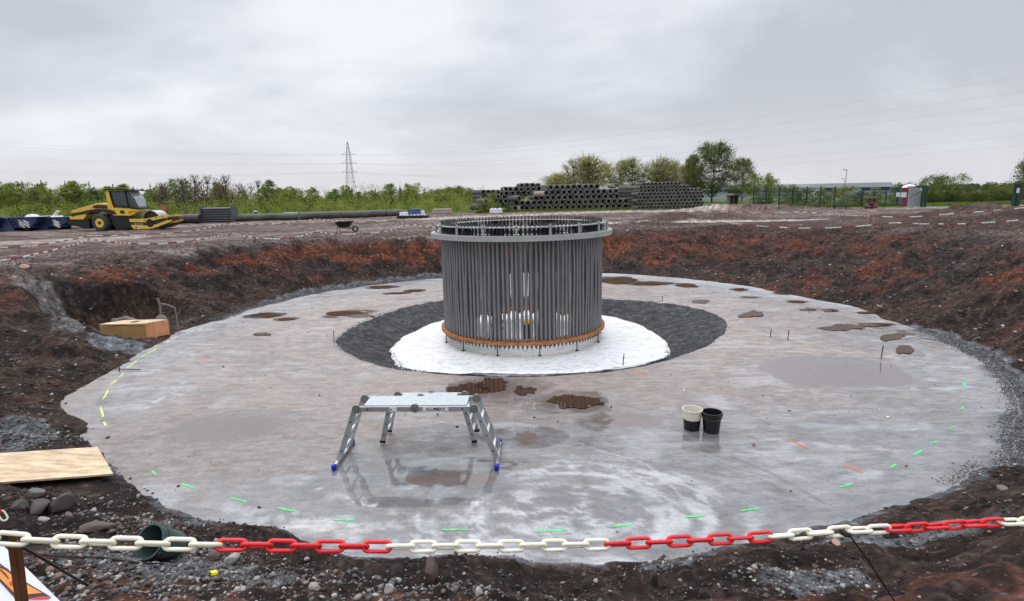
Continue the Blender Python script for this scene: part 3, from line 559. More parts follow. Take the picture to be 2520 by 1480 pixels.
# ================= ANCHOR CAGE =================
M_sleeve = mat('grey_plastic_sleeve', (.20, .197, .20), rough=.38, var=.10, scale=3); M_flange = mat('primed_grey_steel', (.36, .375, .355), rough=.5, var=.08, scale=4, bump=.1)
M_rust = mat('rusty_steel', (.34, .125, .035), rough=.75, var=.25, scale=5, bump=.2, col2=(.42, .17, .05)); M_dark = mat('dark_steel', (.02, .02, .022), rough=.45, var=.2); M_thread = mat('bolt_steel', (.10, .105, .11), rough=.4, metal=.6, var=.15)
M_black = mat('black_plastic', (.010, .010, .011), rough=.38, var=.2)
cq = U(1288, 800, .05); ACX, ACY = .30, 15.62; SZ = -.30
cage = thing('anchor_bolt_cage', 'tall ring of grey sleeved bolts between a grey top flange and a rusty bottom ring', 'anchor cage', (ACX, ACY, SZ))
Z0, ZF = .03 - SZ, 2.61 - SZ      # local heights of bottom ring and flange
MB().lathe([(1.93, Z0 - .005), (2.33, Z0 - .005), (2.33, Z0 + .06), (1.93, Z0 + .06)], n=160, closed=True).build('bottom_ring', M_rust, cage, True)
MB().lathe([(1.70, ZF), (2.50, ZF), (2.50, ZF + .125), (1.70, ZF + .125)], n=160, closed=True).build('top_flange', M_flange, cage, True)
ZT = ZF + .31
MB().lathe([(1.88, ZT), (2.36, ZT), (2.36, ZT + .02), (1.88, ZT + .02)], n=160, closed=True).build('template_ring', M_flange, cage, True)
NB = 120
def sleeve_mb(r, a, mb, sag):
    x, y = r * math.cos(a), r * math.sin(a); tx, ty = -math.sin(a), math.cos(a); pts = []
    for k in range(9):
        s = k / 8; w_ = sag * math.sin(math.pi * s) + sag * .5 * math.sin(2 * math.pi * s + a * 3); pts.append((x + tx * w_, y + ty * w_, Z0 + .075 + (ZF - Z0 - .075) * s))
    return mb.tube(pts, .0328, 10)
def bolt_mb(r, a, mb, tip):
    x, y = r * math.cos(a), r * math.sin(a)
    return mb.lathe([(.0001, Z0 - .13), (.017, Z0 - .13), (.017, Z0 - .08), (.03, Z0 - .08), (.03, Z0 - .034), (.017, Z0 - .034), (.017, ZT + .024), (.028, ZT + .024), (.028, ZT + .055), (.016, ZT + .055), (.016, ZT + .10 + tip), (.0001, ZT + .10 + tip)], (x, y, 0), n=8)
mi, mbb, caps, ms_, mo_ = MB(), MB(), MB(), MB(), MB()
for i in range(NB):
    a = 2 * math.pi * (i + .5) / NB; sg_ = random.uniform(-.022, .022); tip = random.uniform(-.01, .03)
    if abs(((a - math.pi / 2 + math.pi) % (2 * math.pi)) - math.pi) > math.pi / 6:
        sleeve_mb(2.21, a, MB(), sg_).build('sleeve_pipe', M_sleeve, cage, True); bolt_mb(2.21, a, MB(), tip).build('anchor_bolt', M_thread, cage, True)
    else: sleeve_mb(2.21, a, ms_, sg_); bolt_mb(2.21, a, mo_, tip)
tag(ms_.build('rear_sleeve_pipes', M_sleeve, cage, True), kind='stuff'); tag(mo_.build('rear_anchor_bolts', M_thread, cage, True), kind='stuff')
for i in range(NB):
    a = 2 * math.pi * (i + .5) / NB; sleeve_mb(2.05, a, mi, random.uniform(-.015, .015)); bolt_mb(2.05, a, mbb, random.uniform(-.01, .03))
    for r in (2.21, 2.05):
        x, y = r * math.cos(a), r * math.sin(a)
        if random.random() < .85: caps.cyl((x, y, ZF + .127), (x, y, ZF + .127 + random.uniform(.10, .22)), .031, n=8)
        if random.random() < .5: caps.cyl((x, y, ZT - .09), (x, y, ZT - .002), .029, n=6)
tag(mi.build('inner_sleeve_pipes', M_sleeve, cage, True), kind='stuff'); tag(mbb.build('inner_anchor_bolts', M_thread, cage, True), kind='stuff'); tag(caps.build('black_bolt_caps', M_black, cage, True), kind='stuff')
for i in range(18):
    a = 2 * math.pi * (i + .3) / 18; x, y = 2.36 * math.cos(a), 2.36 * math.sin(a)
    mb = MB().cyl((x, y, ZF + .127), (x, y, ZT + .022), .030, n=12); mb.box((x * .985, y * .985, ZT + .03), (.16, .07, .014), rz=a); mb.cyl((x, y, ZT + .04), (x, y, ZT + .08), .03, n=6); mb.build('spacer_post', M_flange, cage, True)
for i in range(13):
    a = math.radians(-90 + 9.6 + 27.7 * i); x, y = 2.24 * math.cos(a), 2.15 * math.sin(a)
    mb = MB().cyl((x, y, 0), (x, y, Z0), .014, n=8); mb.cyl((x, y, -.005), (x, y, .012), .05, n=12); mb.build('support_leg', M_dark, cage, True)
# equipment inside the cage
M_yel = mat('yellow_paint', (.78, .50, .06), rough=.35, var=.07, scale=3, col2=(.80, .54, .07)); M_cord = mat('black_cable', (.012, .012, .012), rough=.5, var=.2)
ins = thing('survey_instrument', 'small yellow and dark instrument standing on the white sheet inside the bolt ring', 'instrument', (.42, 15.1, -.29))
MB().box((0, 0, .22), (.30, .22, .42), bev=.03).build('housing', M_dark, ins); MB().box((0, -.02, .50), (.34, .20, .12), bev=.03).build('yellow_top', M_yel, ins)
mb = MB(); mb.tube([(-.14, 0, .55), (-.12, 0, .66), (.12, 0, .66), (.14, 0, .55)], .015, 6); mb.build('handle', M_yel, ins, True)
cb = thing('equipment_box', 'dark box beside the yellow instrument inside the bolt ring', 'box', (.80, 15.25, -.29))
MB().box((0, 0, .16), (.26, .3, .30), bev=.02).build('case', M_dark, cb); MB().box((0, 0, .325), (.28, .32, .03), bev=.01).build('lid', M_black, cb)
mb = MB(); pts = [(ACX - .35 + .02 * math.sin(k), 14.6 + .25 * math.sin(k * .6), 1.2 - k * .12 + .1 * math.sin(k * .9)) for k in range(13)]
tag(mb.tube([(-.32, 14.2, .75), (-.30, 14.3, .55), (-.22, 14.35, .30), (-.30, 14.4, .14), (-.45, 14.4, .12), (-.52, 14.35, .22), (-.58, 14.3, .42)], .012, 6).build('hanging_cable', M_cord, None, True), 'thin black cable looping down inside the bolt ring', 'cable')

# ================= PLATFORM LADDERS =================
M_alu = mat('aluminium', (.50, .52, .52), rough=.34, metal=.75, var=.06, scale=4); M_tread = mat('tread_plate', (.50, .55, .57), rough=.42, metal=.2, var=.22, scale=38, bump=.6, bscale=70)
M_rung = mat('bright_aluminium_rung', (.78, .79, .80), rough=.45, metal=.2, var=.05); M_blue = mat('blue_rubber', (.012, .02, .42), rough=.5, var=.1); M_white = mat('white_plastic', (.80, .80, .77), rough=.4, var=.03); M_hinge = mat('hinge_grey', (.22, .23, .22), rough=.45, metal=.4, var=.1)
def ladder(name, label, cx, cy, wd, dep, h, spread, feet, bar, text, lean=.0):
    t = thing(name, label, 'work platform', (cx, cy, .012), R(-2.4)); hw, hd = wd / 2, dep / 2
    for sy in (-1, 1):
        MB().beam((-hw, sy * hd, h), (hw, sy * hd, h), .028, .075, bev=.004).build('platform_rail', M_alu, t)
        b = MB(); n = 5
        for k in range(n): x = -hw + (k + .5) * wd / n; b.cyl((x, sy * (hd + .0155), h), (x, sy * (hd + .019), h), .011, n=10)
        b.build('rung_cap', M_black, t)
        MB().cyl((0, sy * (hd + .018), h + .01), (0, sy * (hd - .02), h + .01), .062, n=20).build('hinge', M_hinge, t, True)
    MB().box((0, 0, h + .042), (wd - .22, dep - .03, .012)).build('tread_plate', M_tread, t)
    for sx in (-1, 1):
        top = Vector((sx * (hw + .02), 0, h - .02)); bot = Vector((sx * (hw + spread), 0, .03))
        for sy in (-1, 1):
            o = Vector((0, sy * hd, 0)); MB().beam(top + o, bot + o, .028, .075, upd=(1, 0, 0), bev=.004).build('side_rail', M_alu, t)
            k0 = MB(); k0.cyl(top + o + Vector((-sx * .03, -.018, .02)), top + o + Vector((-sx * .03, .018, .02)), .062, n=20)
            k0.cyl(top + o + Vector((-sx * .03, sy * .02, .02)), top + o + Vector((-sx * .03, sy * .035, .02)), .03, n=14); k0.build('hinge', M_hinge, t, True)
            c_ = MB()
            for k in (.22, .5, .8): q = (top + o).lerp(bot + o, k); c_.cyl(q + Vector((0, sy * .0155, 0)), q + Vector((0, sy * .019, 0)), .011, n=10)
            c_.build('rung_cap', M_black, t)
            if not bar: MB().beam(bot + o + Vector((0, 0, .02)), bot + o - Vector((-sx * .004, 0, .028)), .036, .085, upd=(1, 0, 0), bev=.006).build('foot', M_black, t)
        for k in (.22, .5, .8):
            q = top.lerp(bot, k); MB().beam(q + Vector((0, -hd + .01, 0)), q + Vector((0, hd - .01, 0)), .034, .032, bev=.006).build('rung', M_rung, t)
        if bar:
            q = bot + Vector((0, 0, .0)); MB().beam(q + Vector((0, -bar / 2, 0)), q + Vector((0, bar / 2, 0)), .045, .04, bev=.004).build('stabiliser_bar', M_alu, t)
            for s in (-1, 1): MB().box(q + Vector((0, s * bar / 2, .0)), (.06, .07, .085), bev=.012).build('foot', M_blue, t)
    if text:
        s_ = MB().box((.29, -hd - .0165, h), (.36, .004, .052)).build('label_plate', M_white, t)
        text_mesh('lettering', text, .058, M_black, Matrix.Translation((.29, -hd - .0195, h)) @ Matrix.Rotation(R(90), 4, 'X'), s_, .0008, .0012)
        MB().box((-.30, -hd - .0165, h), (.10, .004, .058)).build('sticker', M_white, t)
    return t
ladder('platform_ladder', 'wide aluminium folding work platform with blue feet standing in front on the wet concrete', -1.37, 7.50, 1.66, .40, .80, .30, 'blue', .80, 'ALUMEXX')
ladder('platform_ladder', 'lower aluminium folding platform with black feet half hidden behind the wide one', -1.31, 8.12, 1.08, .40, .62, .16, 'black', 0, None)

# ================= BUCKETS =================
M_cream = mat('cream_plastic', (.82, .76, .64), rough=.5, var=.06)
def bucket(name, label, loc, rot=(0, 0, 0), mo=M_black, mi_=None, sc=1, handle=True, lower=None, upper=None, metal=False):
    t = thing(name, label, 'bucket', loc); t.rotation_euler = rot; t.scale = (sc,) * 3
    if upper:
        MB().lathe([(.115, 0), (.128, .16), (.1285, .162)], n=32).build('dirty_lower_half', mo, t, True); MB().lathe([(.1288, .162), (.142, .30), (.149, .30), (.149, .315), (.139, .315), (.126, .14)], n=32).build('upper_half', upper, t, True)
        MB().lathe([(.0001, .155), (.127, .156)], n=32).build('inner_bottom', mi_, t)
    else:
        MB().lathe([(.0001, 0), (.120, 0), (.140, .22), (.150, .22), (.150, .235), (.143, .235), (.146, .30), (.156, .30), (.156, .315), (.140, .315), (.116, .012), (.0001, .012)], n=32).build('shell', mo, t, True)
    if handle:
        b = MB(); b.tube([(.150 * math.cos(a), -.155 * math.sin(a) * .98, .275 - .06 * math.sin(a)) for a in np.linspace(0, math.pi, 15)], .005, 6); b.build('wire_handle', M_thread, t, True)
        for s in (-1, 1): MB().box((s * .153, 0, .275), (.018, .03, .035), bev=.004).build('handle_lug', upper or mo, t)
    return t
q = U(1702, 1056); bucket('plaster_bucket', 'white topped bucket with a black lower half next to the all black one', (q.x, q.y, .012), (0, 0, R(30)), mo=M_black, mi_=M_cream, upper=M_cream, sc=1.04, handle=False)
q = U(1750, 1062); bucket('plaster_bucket', 'all black bucket with thin wire handle on the wet concrete', (q.x, q.y, .012), (0, 0, R(-12)))
M_teal = mat('dark_green_plastic', (.035, .062, .055), rough=.45, var=.15, col2=(.06, .10, .09))
q = G(425, 1372); bucket('fallen_bucket', 'dirty dark green bucket lying tipped over in the gravel behind the chain', (q.x, q.y + .06, q.z + .07), (R(48), R(22), R(-38)), mo=M_teal, sc=.85)

# ================= TIMBER =================
M_ply = mat('plywood', (.50, .34, .22), rough=.6, var=.18, scale=3.0, col2=(.70, .54, .34), stretch=(1, 4, 8), bump=.15); M_plyo = mat('orange_plywood', (.76, .24, .08), rough=.55, var=.2, scale=3, col2=(.72, .38, .19)); M_plyd = mat('plywood_side', (.42, .25, .10), rough=.6, var=.15, scale=3, stretch=(1, 6, 1))
# sheet of plywood on the left bank: corners fitted on a tilted plane
pa = P(278, 1166, G(278, 1168, .10).y); zb = G(278, 1168, .1).z
c1 = U(279, 1166, zb); c2 = U(240, 1100, zb + .03); c3 = c1 + (U(-170, 1200, zb + .12) - c1); d1 = (c3 - c1).normalized(); 
def slab(name, corners, th, m_, parent=None):
    c = [Vector(p) for p in corners]; n = (c[1] - c[0]).cross(c[3] - c[0]).normalized(); n = n if n.z > 0 else -n
    return MB().add([p - n * th for p in c] + c, [(0, 1, 2, 3), (7, 6, 5, 4), (0, 4, 5, 1), (1, 5, 6, 2), (2, 6, 7, 3), (3, 7, 4, 0)]).build(name, m_, parent)
bd = slab('plywood_board', [c1, c2, c2 + d1 * 2.5, c1 + d1 * 2.5], .025, M_ply); tag(bd, 'pale plywood board lying on the left bank near the concrete edge', 'board')
# formwork box
zb = .05; f0 = U(362, 834, zb); f1 = U(250, 832, zb + .05); f2 = U(417, 823, zb)
bx = thing('formwork_box', 'wooden formwork box with a round hole in its lid and an orange painted side', 'box', (0, 0, 0)); hh = .40
u_ = Vector((f1.x - f0.x, f1.y - f0.y, 0)); v_ = Vector((f2.x - f0.x, f2.y - f0.y, 0)); f0 = Vector((f0.x, f0.y, zb)); v_ = v_ * 1.0
L1 = u_.length; L2 = v_.length; print('BOX', L1, L2); ud = u_.normalized(); vd = v_.normalized()
up_ = Vector((0, 0, hh)); th = .03
slab('orange_side', [f0, f0 + vd * L2, f0 + vd * L2 + up_, f0 + up_], .02, M_plyo, bx); slab('front_side', [f0 + ud * .0, f0 + ud * L1, f0 + ud * L1 + up_, f0 + up_], .02, M_plyd, bx)
slab('rear_side', [f0 + vd * L2 + ud * .03, f0 + vd * L2 + ud * L1, f0 + vd * L2 + ud * L1 + up_, f0 + vd * L2 + ud * .03 + up_], .02, M_plyd, bx); slab('left_side', [f0 + ud * L1 + vd * .03, f0 + ud * L1 + vd * (L2 - .03), f0 + ud * L1 + vd * (L2 - .03) + up_, f0 + ud * L1 + vd * .03 + up_], .02, M_plyd, bx)
tp = f0 + up_ + Vector((0, 0, .004)); 
ctr = tp + ud * L1 * .47 + vd * L2 * .5; n = 24; outer = []; inner = []
cs = [tp - ud * .03 - vd * .03, tp + ud * (L1 + .03) - vd * .03, tp + ud * (L1 + .03) + vd * (L2 + .03), tp - ud * .03 + vd * (L2 + .03)]
for k in range(n):
    a = 2 * math.pi * k / n; inner.append(ctr + Vector((math.cos(a) * .12, math.sin(a) * .12, 0)))
    dr = Vector((math.cos(a), math.sin(a), 0)); best = 1e9
    for i in range(4):
        p, e_ = cs[i], cs[(i + 1) % 4] - cs[i]; dt = dr.x * e_.y - dr.y * e_.x
        if abs(dt) > 1e-9:
            s = ((p.x - ctr.x) * e_.y - (p.y - ctr.y) * e_.x) / dt; tt_ = ((p.x - ctr.x) * dr.y - (p.y - ctr.y) * dr.x) / dt
            if s > 0 and -1e-6 <= tt_ <= 1 + 1e-6: best = min(best, s)
    outer.append(ctr + dr * best)
mb = MB(); Z_ = Vector((0, 0, .028)); mb.add(outer + inner + [p + Z_ for p in outer] + [p + Z_ for p in inner], [f for k in range(n) for f in ((k, (k+1) % n, n + (k+1) % n, n + k), (2*n + k, 2*n + (k+1) % n, 3*n + (k+1) % n, 3*n + k), (k, (k+1) % n, 2*n + (k+1) % n, 2*n + k), (n + k, n + (k+1) % n, 3*n + (k+1) % n, 3*n + k))])
mb.build('lid', M_ply, bx)
# dewatering pump and hose behind the box
M_pale = mat('muddy_hose', (.20, .165, .145), rough=.7, var=.2, scale=8, bump=.4)
pq = f0 + vd * (L2 + .35) + ud * .55
pump = thing('dewatering_pump', 'muddy pump with a bent stand pipe behind the wooden box', 'pump', (pq.x, pq.y, gh(pq.x, pq.y)))
MB().lathe([(.0001, 0), (.15, 0), (.18, .1), (.17, .32), (.12, .46), (.05, .52), (.0001, .52)], n=20).build('pump_body', M_pale, pump, True)
MB().tube([(0, 0, .48), (.02, 0, .78), (.0, 0, .88), (-.03, 0, 1.0)], .035, 8).build('stand_pipe', M_pale, pump, True); MB().tube([(.02, 0, .84), (.22, .02, .80), (.40, .04, .70), (.42, .04, .30), (.42, .04, .0)], .022, 8).build('bent_frame', M_pale, pump, True)
MB().tube([(-.1, 0, .25), (-.35, .05, .32), (-.6, .12, .22), (-.85, .1, .34), (-1.1, .15, .40), (-1.35, .2, .34), (-1.6, .3, .30)], .07, 8).build('hose', M_pale, pump, True)

# ================= STAKES ON THE CONCRETE =================
M_reb = mat('rebar', (.09, .045, .03), rough=.7, var=.3)
for i, (bx_, by_, ty_, lb) in enumerate(((294,916,886,'thin rusty rod standing by the yellow paint dashes'), (822,849,815,'thin rod at the left rim of the gravel hollow'), (1895,829,812,'thin rod right of the hollow, left of a near twin'), (1938,838,812,'thin rod right of the hollow beside a brown puddle'), (2168,884,850,'thin leaning rod near the right edge of the concrete'), (1629,742,729,'short rod at the back rim of the gravel hollow'), (1533,895,872,'short rod at the front rim of the hollow, right of the bolt ring'))):
    q = U(bx_, by_); s_ = (by_ - ty_) / 1368 * (q.y + .7) / .98
    tag(MB().cyl((q.x, q.y, -.05), (q.x + .02, q.y, s_), .011, n=6).build('marker_rod', M_reb), lb, 'rod')
q = U(1012, 858)
bar = MB().cyl(tuple(U(270, 908, .03)), tuple(U(345, 910, .03)), .012, n=6).build('steel_bar', M_reb); tag(bar, 'short dark bar lying flat beside the yellow paint dashes', 'bar')

# ================= NEAR BARRIER CHAIN =================
M_cw = mat('cream_chain_plastic', (.93, .90, .74), rough=.42, var=.07, scale=35, transl=.1); M_cr = mat('red_chain_plastic', (.72, .022, .03), rough=.38, var=.06, scale=20)
def link_mb(L, W, r, n=8):
    pts = []; k = 6; s = (L - W) / 2
    for sx in (1, -1):
        for i in range(k + 1):
            a = (-math.pi / 2 + math.pi * i / k); pts.append((sx * s + sx * (W / 2 - r) * math.cos(a), sx * (W / 2 - r) * math.sin(a), 0))
    return MB().tube(pts, r, n, closed=True)
def chain_pts(pix, Y): return [P(a, b, float(np.interp(a, [-260, 0, 1250, 2520, 2900], [.86, .905, 1.06, 1.16, 1.2]))) for a, b in pix]
def resample(pts, step):
    out = [pts[0].copy()]; acc = 0; last = pts[0]
    for p in pts[1:]:
        while (p - last).length + acc >= step:
            d = (p - last).normalized(); last = last + d * (step - acc); out.append(last.copy()); acc = 0
        acc += (p - last).length; last = p
    return out
cp = [(-260,1328),(-120,1322),(0,1324),(60,1329),(150,1333),(250,1336),(500,1341),(740,1344),(960,1346),(1250,1344),(1500,1340),(1700,1331),(1880,1322),(2090,1306),(2250,1299),(2450,1286),(2520,1284),(2700,1275),(2900,1262)]
pts = resample(chain_pts(cp, 1.04), .0462)
ch = thing('barrier_chain', 'near red and cream plastic barrier chain stretched across the foreground', 'barrier chain', tuple(pts[0]))
lw = link_mb(.0625, .0262, .0041, 10); mw = lw.mesh('chain_link_cream', M_cw, True); mr_ = lw.mesh('chain_link_red', M_cr, True)
def proj(p):
    v = p - CP; z_ = v.dot(fw); return PX / 2 + F * v.dot(rt) / z_, PY / 2 - F * v.dot(upv) / z_
for i in range(len(pts) - 1):
    a, b = pts[i], pts[i + 1]; mid = (a + b) / 2; d = (b - a).normalized(); px = proj(mid)[0]
    red = 530 < px < 950 or 1500 < px < 1885 or 2180 < px < 2445 or px > 2760 or px < -150
    x = d; tw = R(52) if i % 2 else R(142 - random.uniform(0, 12)); 
    if px > 2090: tw += R(40)
    elif px > 1450: tw += R(18) * (px - 1450) / 640
    yv = Vector((0, 0, 1)).cross(x).normalized(); zv = x.cross(yv); y2 = yv * math.cos(tw) + zv * math.sin(tw); z2 = x.cross(y2)
    o = bpy.data.objects.new('chain_link', mr_ if red else mw); COL.objects.link(o); o.parent = ch
    M_ = Matrix((x, y2, z2)).transposed().to_4x4(); M_.translation = mid - pts[0]; o.matrix_local = M_
M_wood = mat('brown_stake_wood', (.16, .065, .025), rough=.65, var=.25, scale=6, stretch=(6, 6, 1)); 
tp_ = P(36, 1338, .93); bt = P(64, 1560, 1.0)
d = (bt - tp_).normalized(); pe = bt + d * .75
stk = thing('wooden_post', 'brown wooden post at the left holding up the near chain', 'post', tuple(pe))
MB().beam(tp_ - Vector(pe), Vector((0, 0, 0)), .016, .016, upd=(0, 1, 0), bev=.002).build('stake', M_wood, stk)
MB().box(P(34, 1318, .93) - Vector(pe), (.014, .014, .02), bev=.003).build('post_tip', M_wood, stk)
tag(MB().tube([P(50, 1344, .94), P(110, 1378, 1.12), P(165, 1412, 1.25), P(215, 1440, 1.35)], .0034, 6).build('guy_cord', M_cord, None, True), 'thick black cord running down from the wooden post at the left', 'cord')
tag(MB().tube([G(60, 1362, .02), G(140, 1368, .02), G(240, 1372, .02), G(340, 1386, .02), G(400, 1388, .02)], .007, 6).build('ground_cable', M_cord, None, True), 'thin black cable lying on the soil beside the fallen bucket', 'cable')
rp = thing('rope_tie', 'black cord tied to the near chain at the right and running down to the ground', 'cord', tuple(P(2085, 1312, 1.13)))
o0 = P(2085, 1312, 1.13); MB().tube([P(2085, 1314, 1.125) - o0, P(2100, 1330, 1.14) - o0, P(2140, 1385, 1.2) - o0, P(2175, 1440, 1.27) - o0, P(2215, 1500, 1.3) - o0, Vector((P(2260, 1560, 1.4) - o0))], .0022, 6).build('cord', M_cord, rp, True)
MB().tube([P(2068, 1308, 1.12) - o0, P(2078, 1316, 1.12) - o0, P(2090, 1318, 1.12) - o0, P(2094, 1312, 1.13) - o0], .0045, 6).build('knot', M_cord, rp, True)
# second chain hanging at the far left
p2 = [P(-60, 1230, 1.9), P(-20, 1240, 1.9), P(2, 1262, 1.9), P(14, 1280, 1.9), P(24, 1298, 1.9)]; q2 = resample(p2, .034)
c2_ = thing('hanging_chain', 'short tail of red and white chain hanging at the left edge', 'barrier chain', tuple(q2[0])); ml = link_mb(.046, .026, .0032, 8)
mw2 = ml.mesh('chain_tail_cream', M_cw, True); mr2 = ml.mesh('chain_tail_red', M_cr, True)
for i in range(len(q2) - 1):
    a, b = q2[i], q2[i + 1]; x = (b - a).normalized(); yv = Vector((0, 1, 0)).cross(x).normalized(); zv = x.cross(yv); tw = R(90 * (i % 2) + 20); y2 = yv * math.cos(tw) + zv * math.sin(tw)
    pxy = proj((a + b) / 2)[1]; o = bpy.data.objects.new('chain_link', mw2 if 1262 < pxy < 1288 else mr2); COL.objects.link(o); o.parent = c2_
    M_ = Matrix((x, y2, x.cross(y2))).transposed().to_4x4(); M_.translation = (a + b) / 2 - q2[0]; o.matrix_local = M_
# warning sign propped at lower left
M_sw = mat('white_sign_plastic', (.74, .75, .82), rough=.35, var=.04); M_so = mat('orange_sign_print', (.82, .28, .035), rough=.35, var=.06); M_sk = mat('dark_sign_print', (.03, .02, .02), rough=.4, var=.1); M_sr = mat('red_sign_print', (.6, .05, .03), rough=.4, var=.1)
sg = thing('warning_sign', 'white sign with an orange black edged triangle behind the wooden post', 'sign', tuple(P(60, 1480, 1.35)))
o0 = P(60, 1480, 1.35); Yn = 1.30; Yf = 1.42
def SP(px, py, off=0):                     # a point on the tilted face of the sign
    A_, B_, C_ = P(-200, 1300, 1.45), P(160, 1480, 1.36), P(-100, 1620, 1.22); n_ = (B_ - A_).cross(C_ - A_).normalized(); n_ = n_ if n_.y < 0 else -n_
    d_ = ray(px, py); s_ = (A_ - CP).dot(n_) / d_.dot(n_); return CP + d_ * s_ + n_ * off - o0, n_
nn_ = SP(0, 1400)[1]
def plate(name, poly, off, th, m_, par):
    v = [SP(a, b, off)[0] for a, b in poly]; k = len(v); return MB().add(v + [p - nn_ * th for p in v], [tuple(range(k)), tuple(range(k, 2 * k))[::-1]] + [(i, (i + 1) % k, (i + 1) % k + k, i + k) for i in range(k)]).build(name, m_, par)
plate('panel', [(-60, 1295), (2, 1338), (28, 1362), (150, 1482), (190, 1525), (20, 1525), (-40, 1450), (-90, 1380)], 0, .004, M_sw, sg)
plate('triangle_border', [(-40, 1348), (-4, 1384), (50, 1425), (126, 1470), (60, 1475), (38, 1474), (18, 1452), (-30, 1400)], .002, .0015, M_sk, sg)
plate('triangle', [(-38, 1354), (-4, 1390), (48, 1429), (105, 1461), (50, 1466), (42, 1466), (22, 1446), (-28, 1396)], .004, .0015, M_so, sg)
plate('red_bar', [(98, 1470), (124, 1469), (122, 1475), (60, 1478)], .0045, .001, M_sr, sg)
for k, pg in enumerate(([(2, 1402), (14, 1412), (24, 1425), (22, 1427), (12, 1416), (1, 1405)], [(24, 1436), (32, 1430), (40, 1436), (34, 1444), (26, 1442)], [(0, 1396), (18, 1400), (34, 1414), (32, 1416), (16, 1404), (0, 1399)])): plate('symbol', pg, .0055, .001, M_sr if k == 1 else M_sk, sg)
tag(MB().box((0, 0, 0), (.07, .045, .03), bev=.012).build('plastic_lump', mat('yellow_lump_plastic', (.85, .80, .03), rough=.4, var=.05)), 'small bright yellow lump of plastic lying on the gravel in front', 'cap')
bpy.data.objects['plastic_lump'].location = G(523, 1411, .02); bpy.data.objects['plastic_lump'].rotation_euler = (.3, .2, .6)

# ================= STONES =================
ph_ = (1 + 5 ** .5) / 2
ICO = np.array([(-1, ph_, 0), (1, ph_, 0), (-1, -ph_, 0), (1, -ph_, 0), (0, -1, ph_), (0, 1, ph_), (0, -1, -ph_), (0, 1, -ph_), (ph_, 0, -1), (ph_, 0, 1), (-ph_, 0, -1), (-ph_, 0, 1)]) / math.hypot(1, ph_)
ICF = np.array([(0,11,5),(0,5,1),(0,1,7),(0,7,10),(0,10,11),(1,5,9),(5,11,4),(11,10,2),(10,7,6),(7,1,8),(3,9,4),(3,4,2),(3,2,6),(3,6,8),(3,8,9),(4,9,5),(2,4,11),(6,2,10),(8,6,7),(9,8,1)])
M_stone = mat('stone', (1, 1, 1), rough=.75, var=.18, scale=60, attr='Col', bump=.3, bscale=90)
def stones(name, label, xs, ys, sz, cols, sink=.25):
    n = len(xs); sc = sz[:, None, None] * RNG.uniform(.6, 1.25, (n, 1, 3)) * np.array([1.15, 1.15, .75]); v = ICO[None] * sc * RNG.uniform(.62, 1.25, (n, 12, 1))
    a = RNG.uniform(0, 6.28, n); b = RNG.uniform(-.5, .5, n); ca, sa, cb, sb = np.cos(a), np.sin(a), np.cos(b), np.sin(b)
    X = v[..., 0] * ca[:, None] - v[..., 1] * sa[:, None]; Y = v[..., 0] * sa[:, None] + v[..., 1] * ca[:, None]; Z = v[..., 2]
    Y, Z = Y * cb[:, None] - Z * sb[:, None], Y * sb[:, None] + Z * cb[:, None]
    z0 = np.where(inside(xs, ys), 0.0, ground_h(xs, ys)) + sz * sink
    V = np.stack([X + xs[:, None], Y + ys[:, None], Z + z0[:, None]], -1).reshape(-1, 3); Fc = (ICF[None] + 12 * np.arange(n)[:, None, None]).reshape(-1, 3)
    o = np_mesh(name, V, Fc, M_stone, False, np.repeat(cols, 12, 0)); tag(o, label, None, None, 'stuff'); return o
def inside(x, y):
    p = np.arctan2(y - CY, x - CX); return np.hypot(x - CX, y - CY) < edge_r(p) - .02
SCOL = np.array([(.10, .10, .105), (.16, .16, .165), (.30, .28, .27), (.055, .045, .042), (.09, .06, .05), (.40, .37, .34), (.22, .13, .10), (.125, .125, .125)])
def scol(n, wts): return SCOL[RNG.choice(len(SCOL), n, p=np.array(wts) / sum(wts))] * RNG.uniform(.7, 1.3, (n, 1))
# near bank: dense loose gravel in patches
n = 230000; a = RNG.uniform(R(-160), R(-20), n); t = RNG.uniform(-.05, 4.4, n); r = edge_r(a) + t; x = CX + r * np.cos(a); y = CY + r * np.sin(a)
pat = fbm(x * 1.1, y * 1.1, 301, 4); den = .035 + .12 * sstep(.54, .64, pat)
for px, py, sx, sy, k in ((480,1400,1.0,.65,1.3),(560,1350,.6,.35,1.0),(300,1300,.7,.4,.7),(420,1290,.6,.35,.8),(1990,1425,.55,.3,1.2),(2220,1330,1.0,.3,.7),(1640,1385,.35,.2,1.0),(620,1440,1.2,.3,1.1),(60,1070,.6,.6,.9),(1000,1470,1.2,.25,.9),(1350,1475,.8,.2,.7),(200,1250,.8,.6,.5),(1700,1450,1.5,.4,.35),(2350,1150,.9,.5,.7),(250,1450,.7,.4,.9)):
    g_ = G(px, min(py, 1478)); den = den + k * np.exp(-((x - g_.x) / sx) ** 2 - ((y - g_.y) / sy) ** 2)
keep = RNG.random(n) < den * .55; x, y, den = x[keep], y[keep], den[keep]; dcam = np.hypot(x, y)
sz = .0035 + .016 * RNG.random(len(x)) ** 4 + .0075 * RNG.random(len(x)) * (den > .7); sz = sz * np.clip(.55 + dcam * .11, .6, 1.3)
gc_ = scol(len(x), (3, 2.5, 2.6, 4, 3.5, 1.8, 1.6, 1.5)); bc_ = np.array([(.045, .030, .023), (.07, .046, .036), (.11, .06, .042), (.03, .022, .018), (.30, .25, .21)])[RNG.choice(5, len(x), p=(.3, .3, .15, .15, .1))] * RNG.uniform(.7, 1.3, (len(x), 1))
stones('gravel', 'loose grey and pale gravel and brown crumbs scattered over the near bank', x, y, sz, np.where((den + RNG.normal(0, .12, len(x)) > .38)[:, None], gc_, bc_))
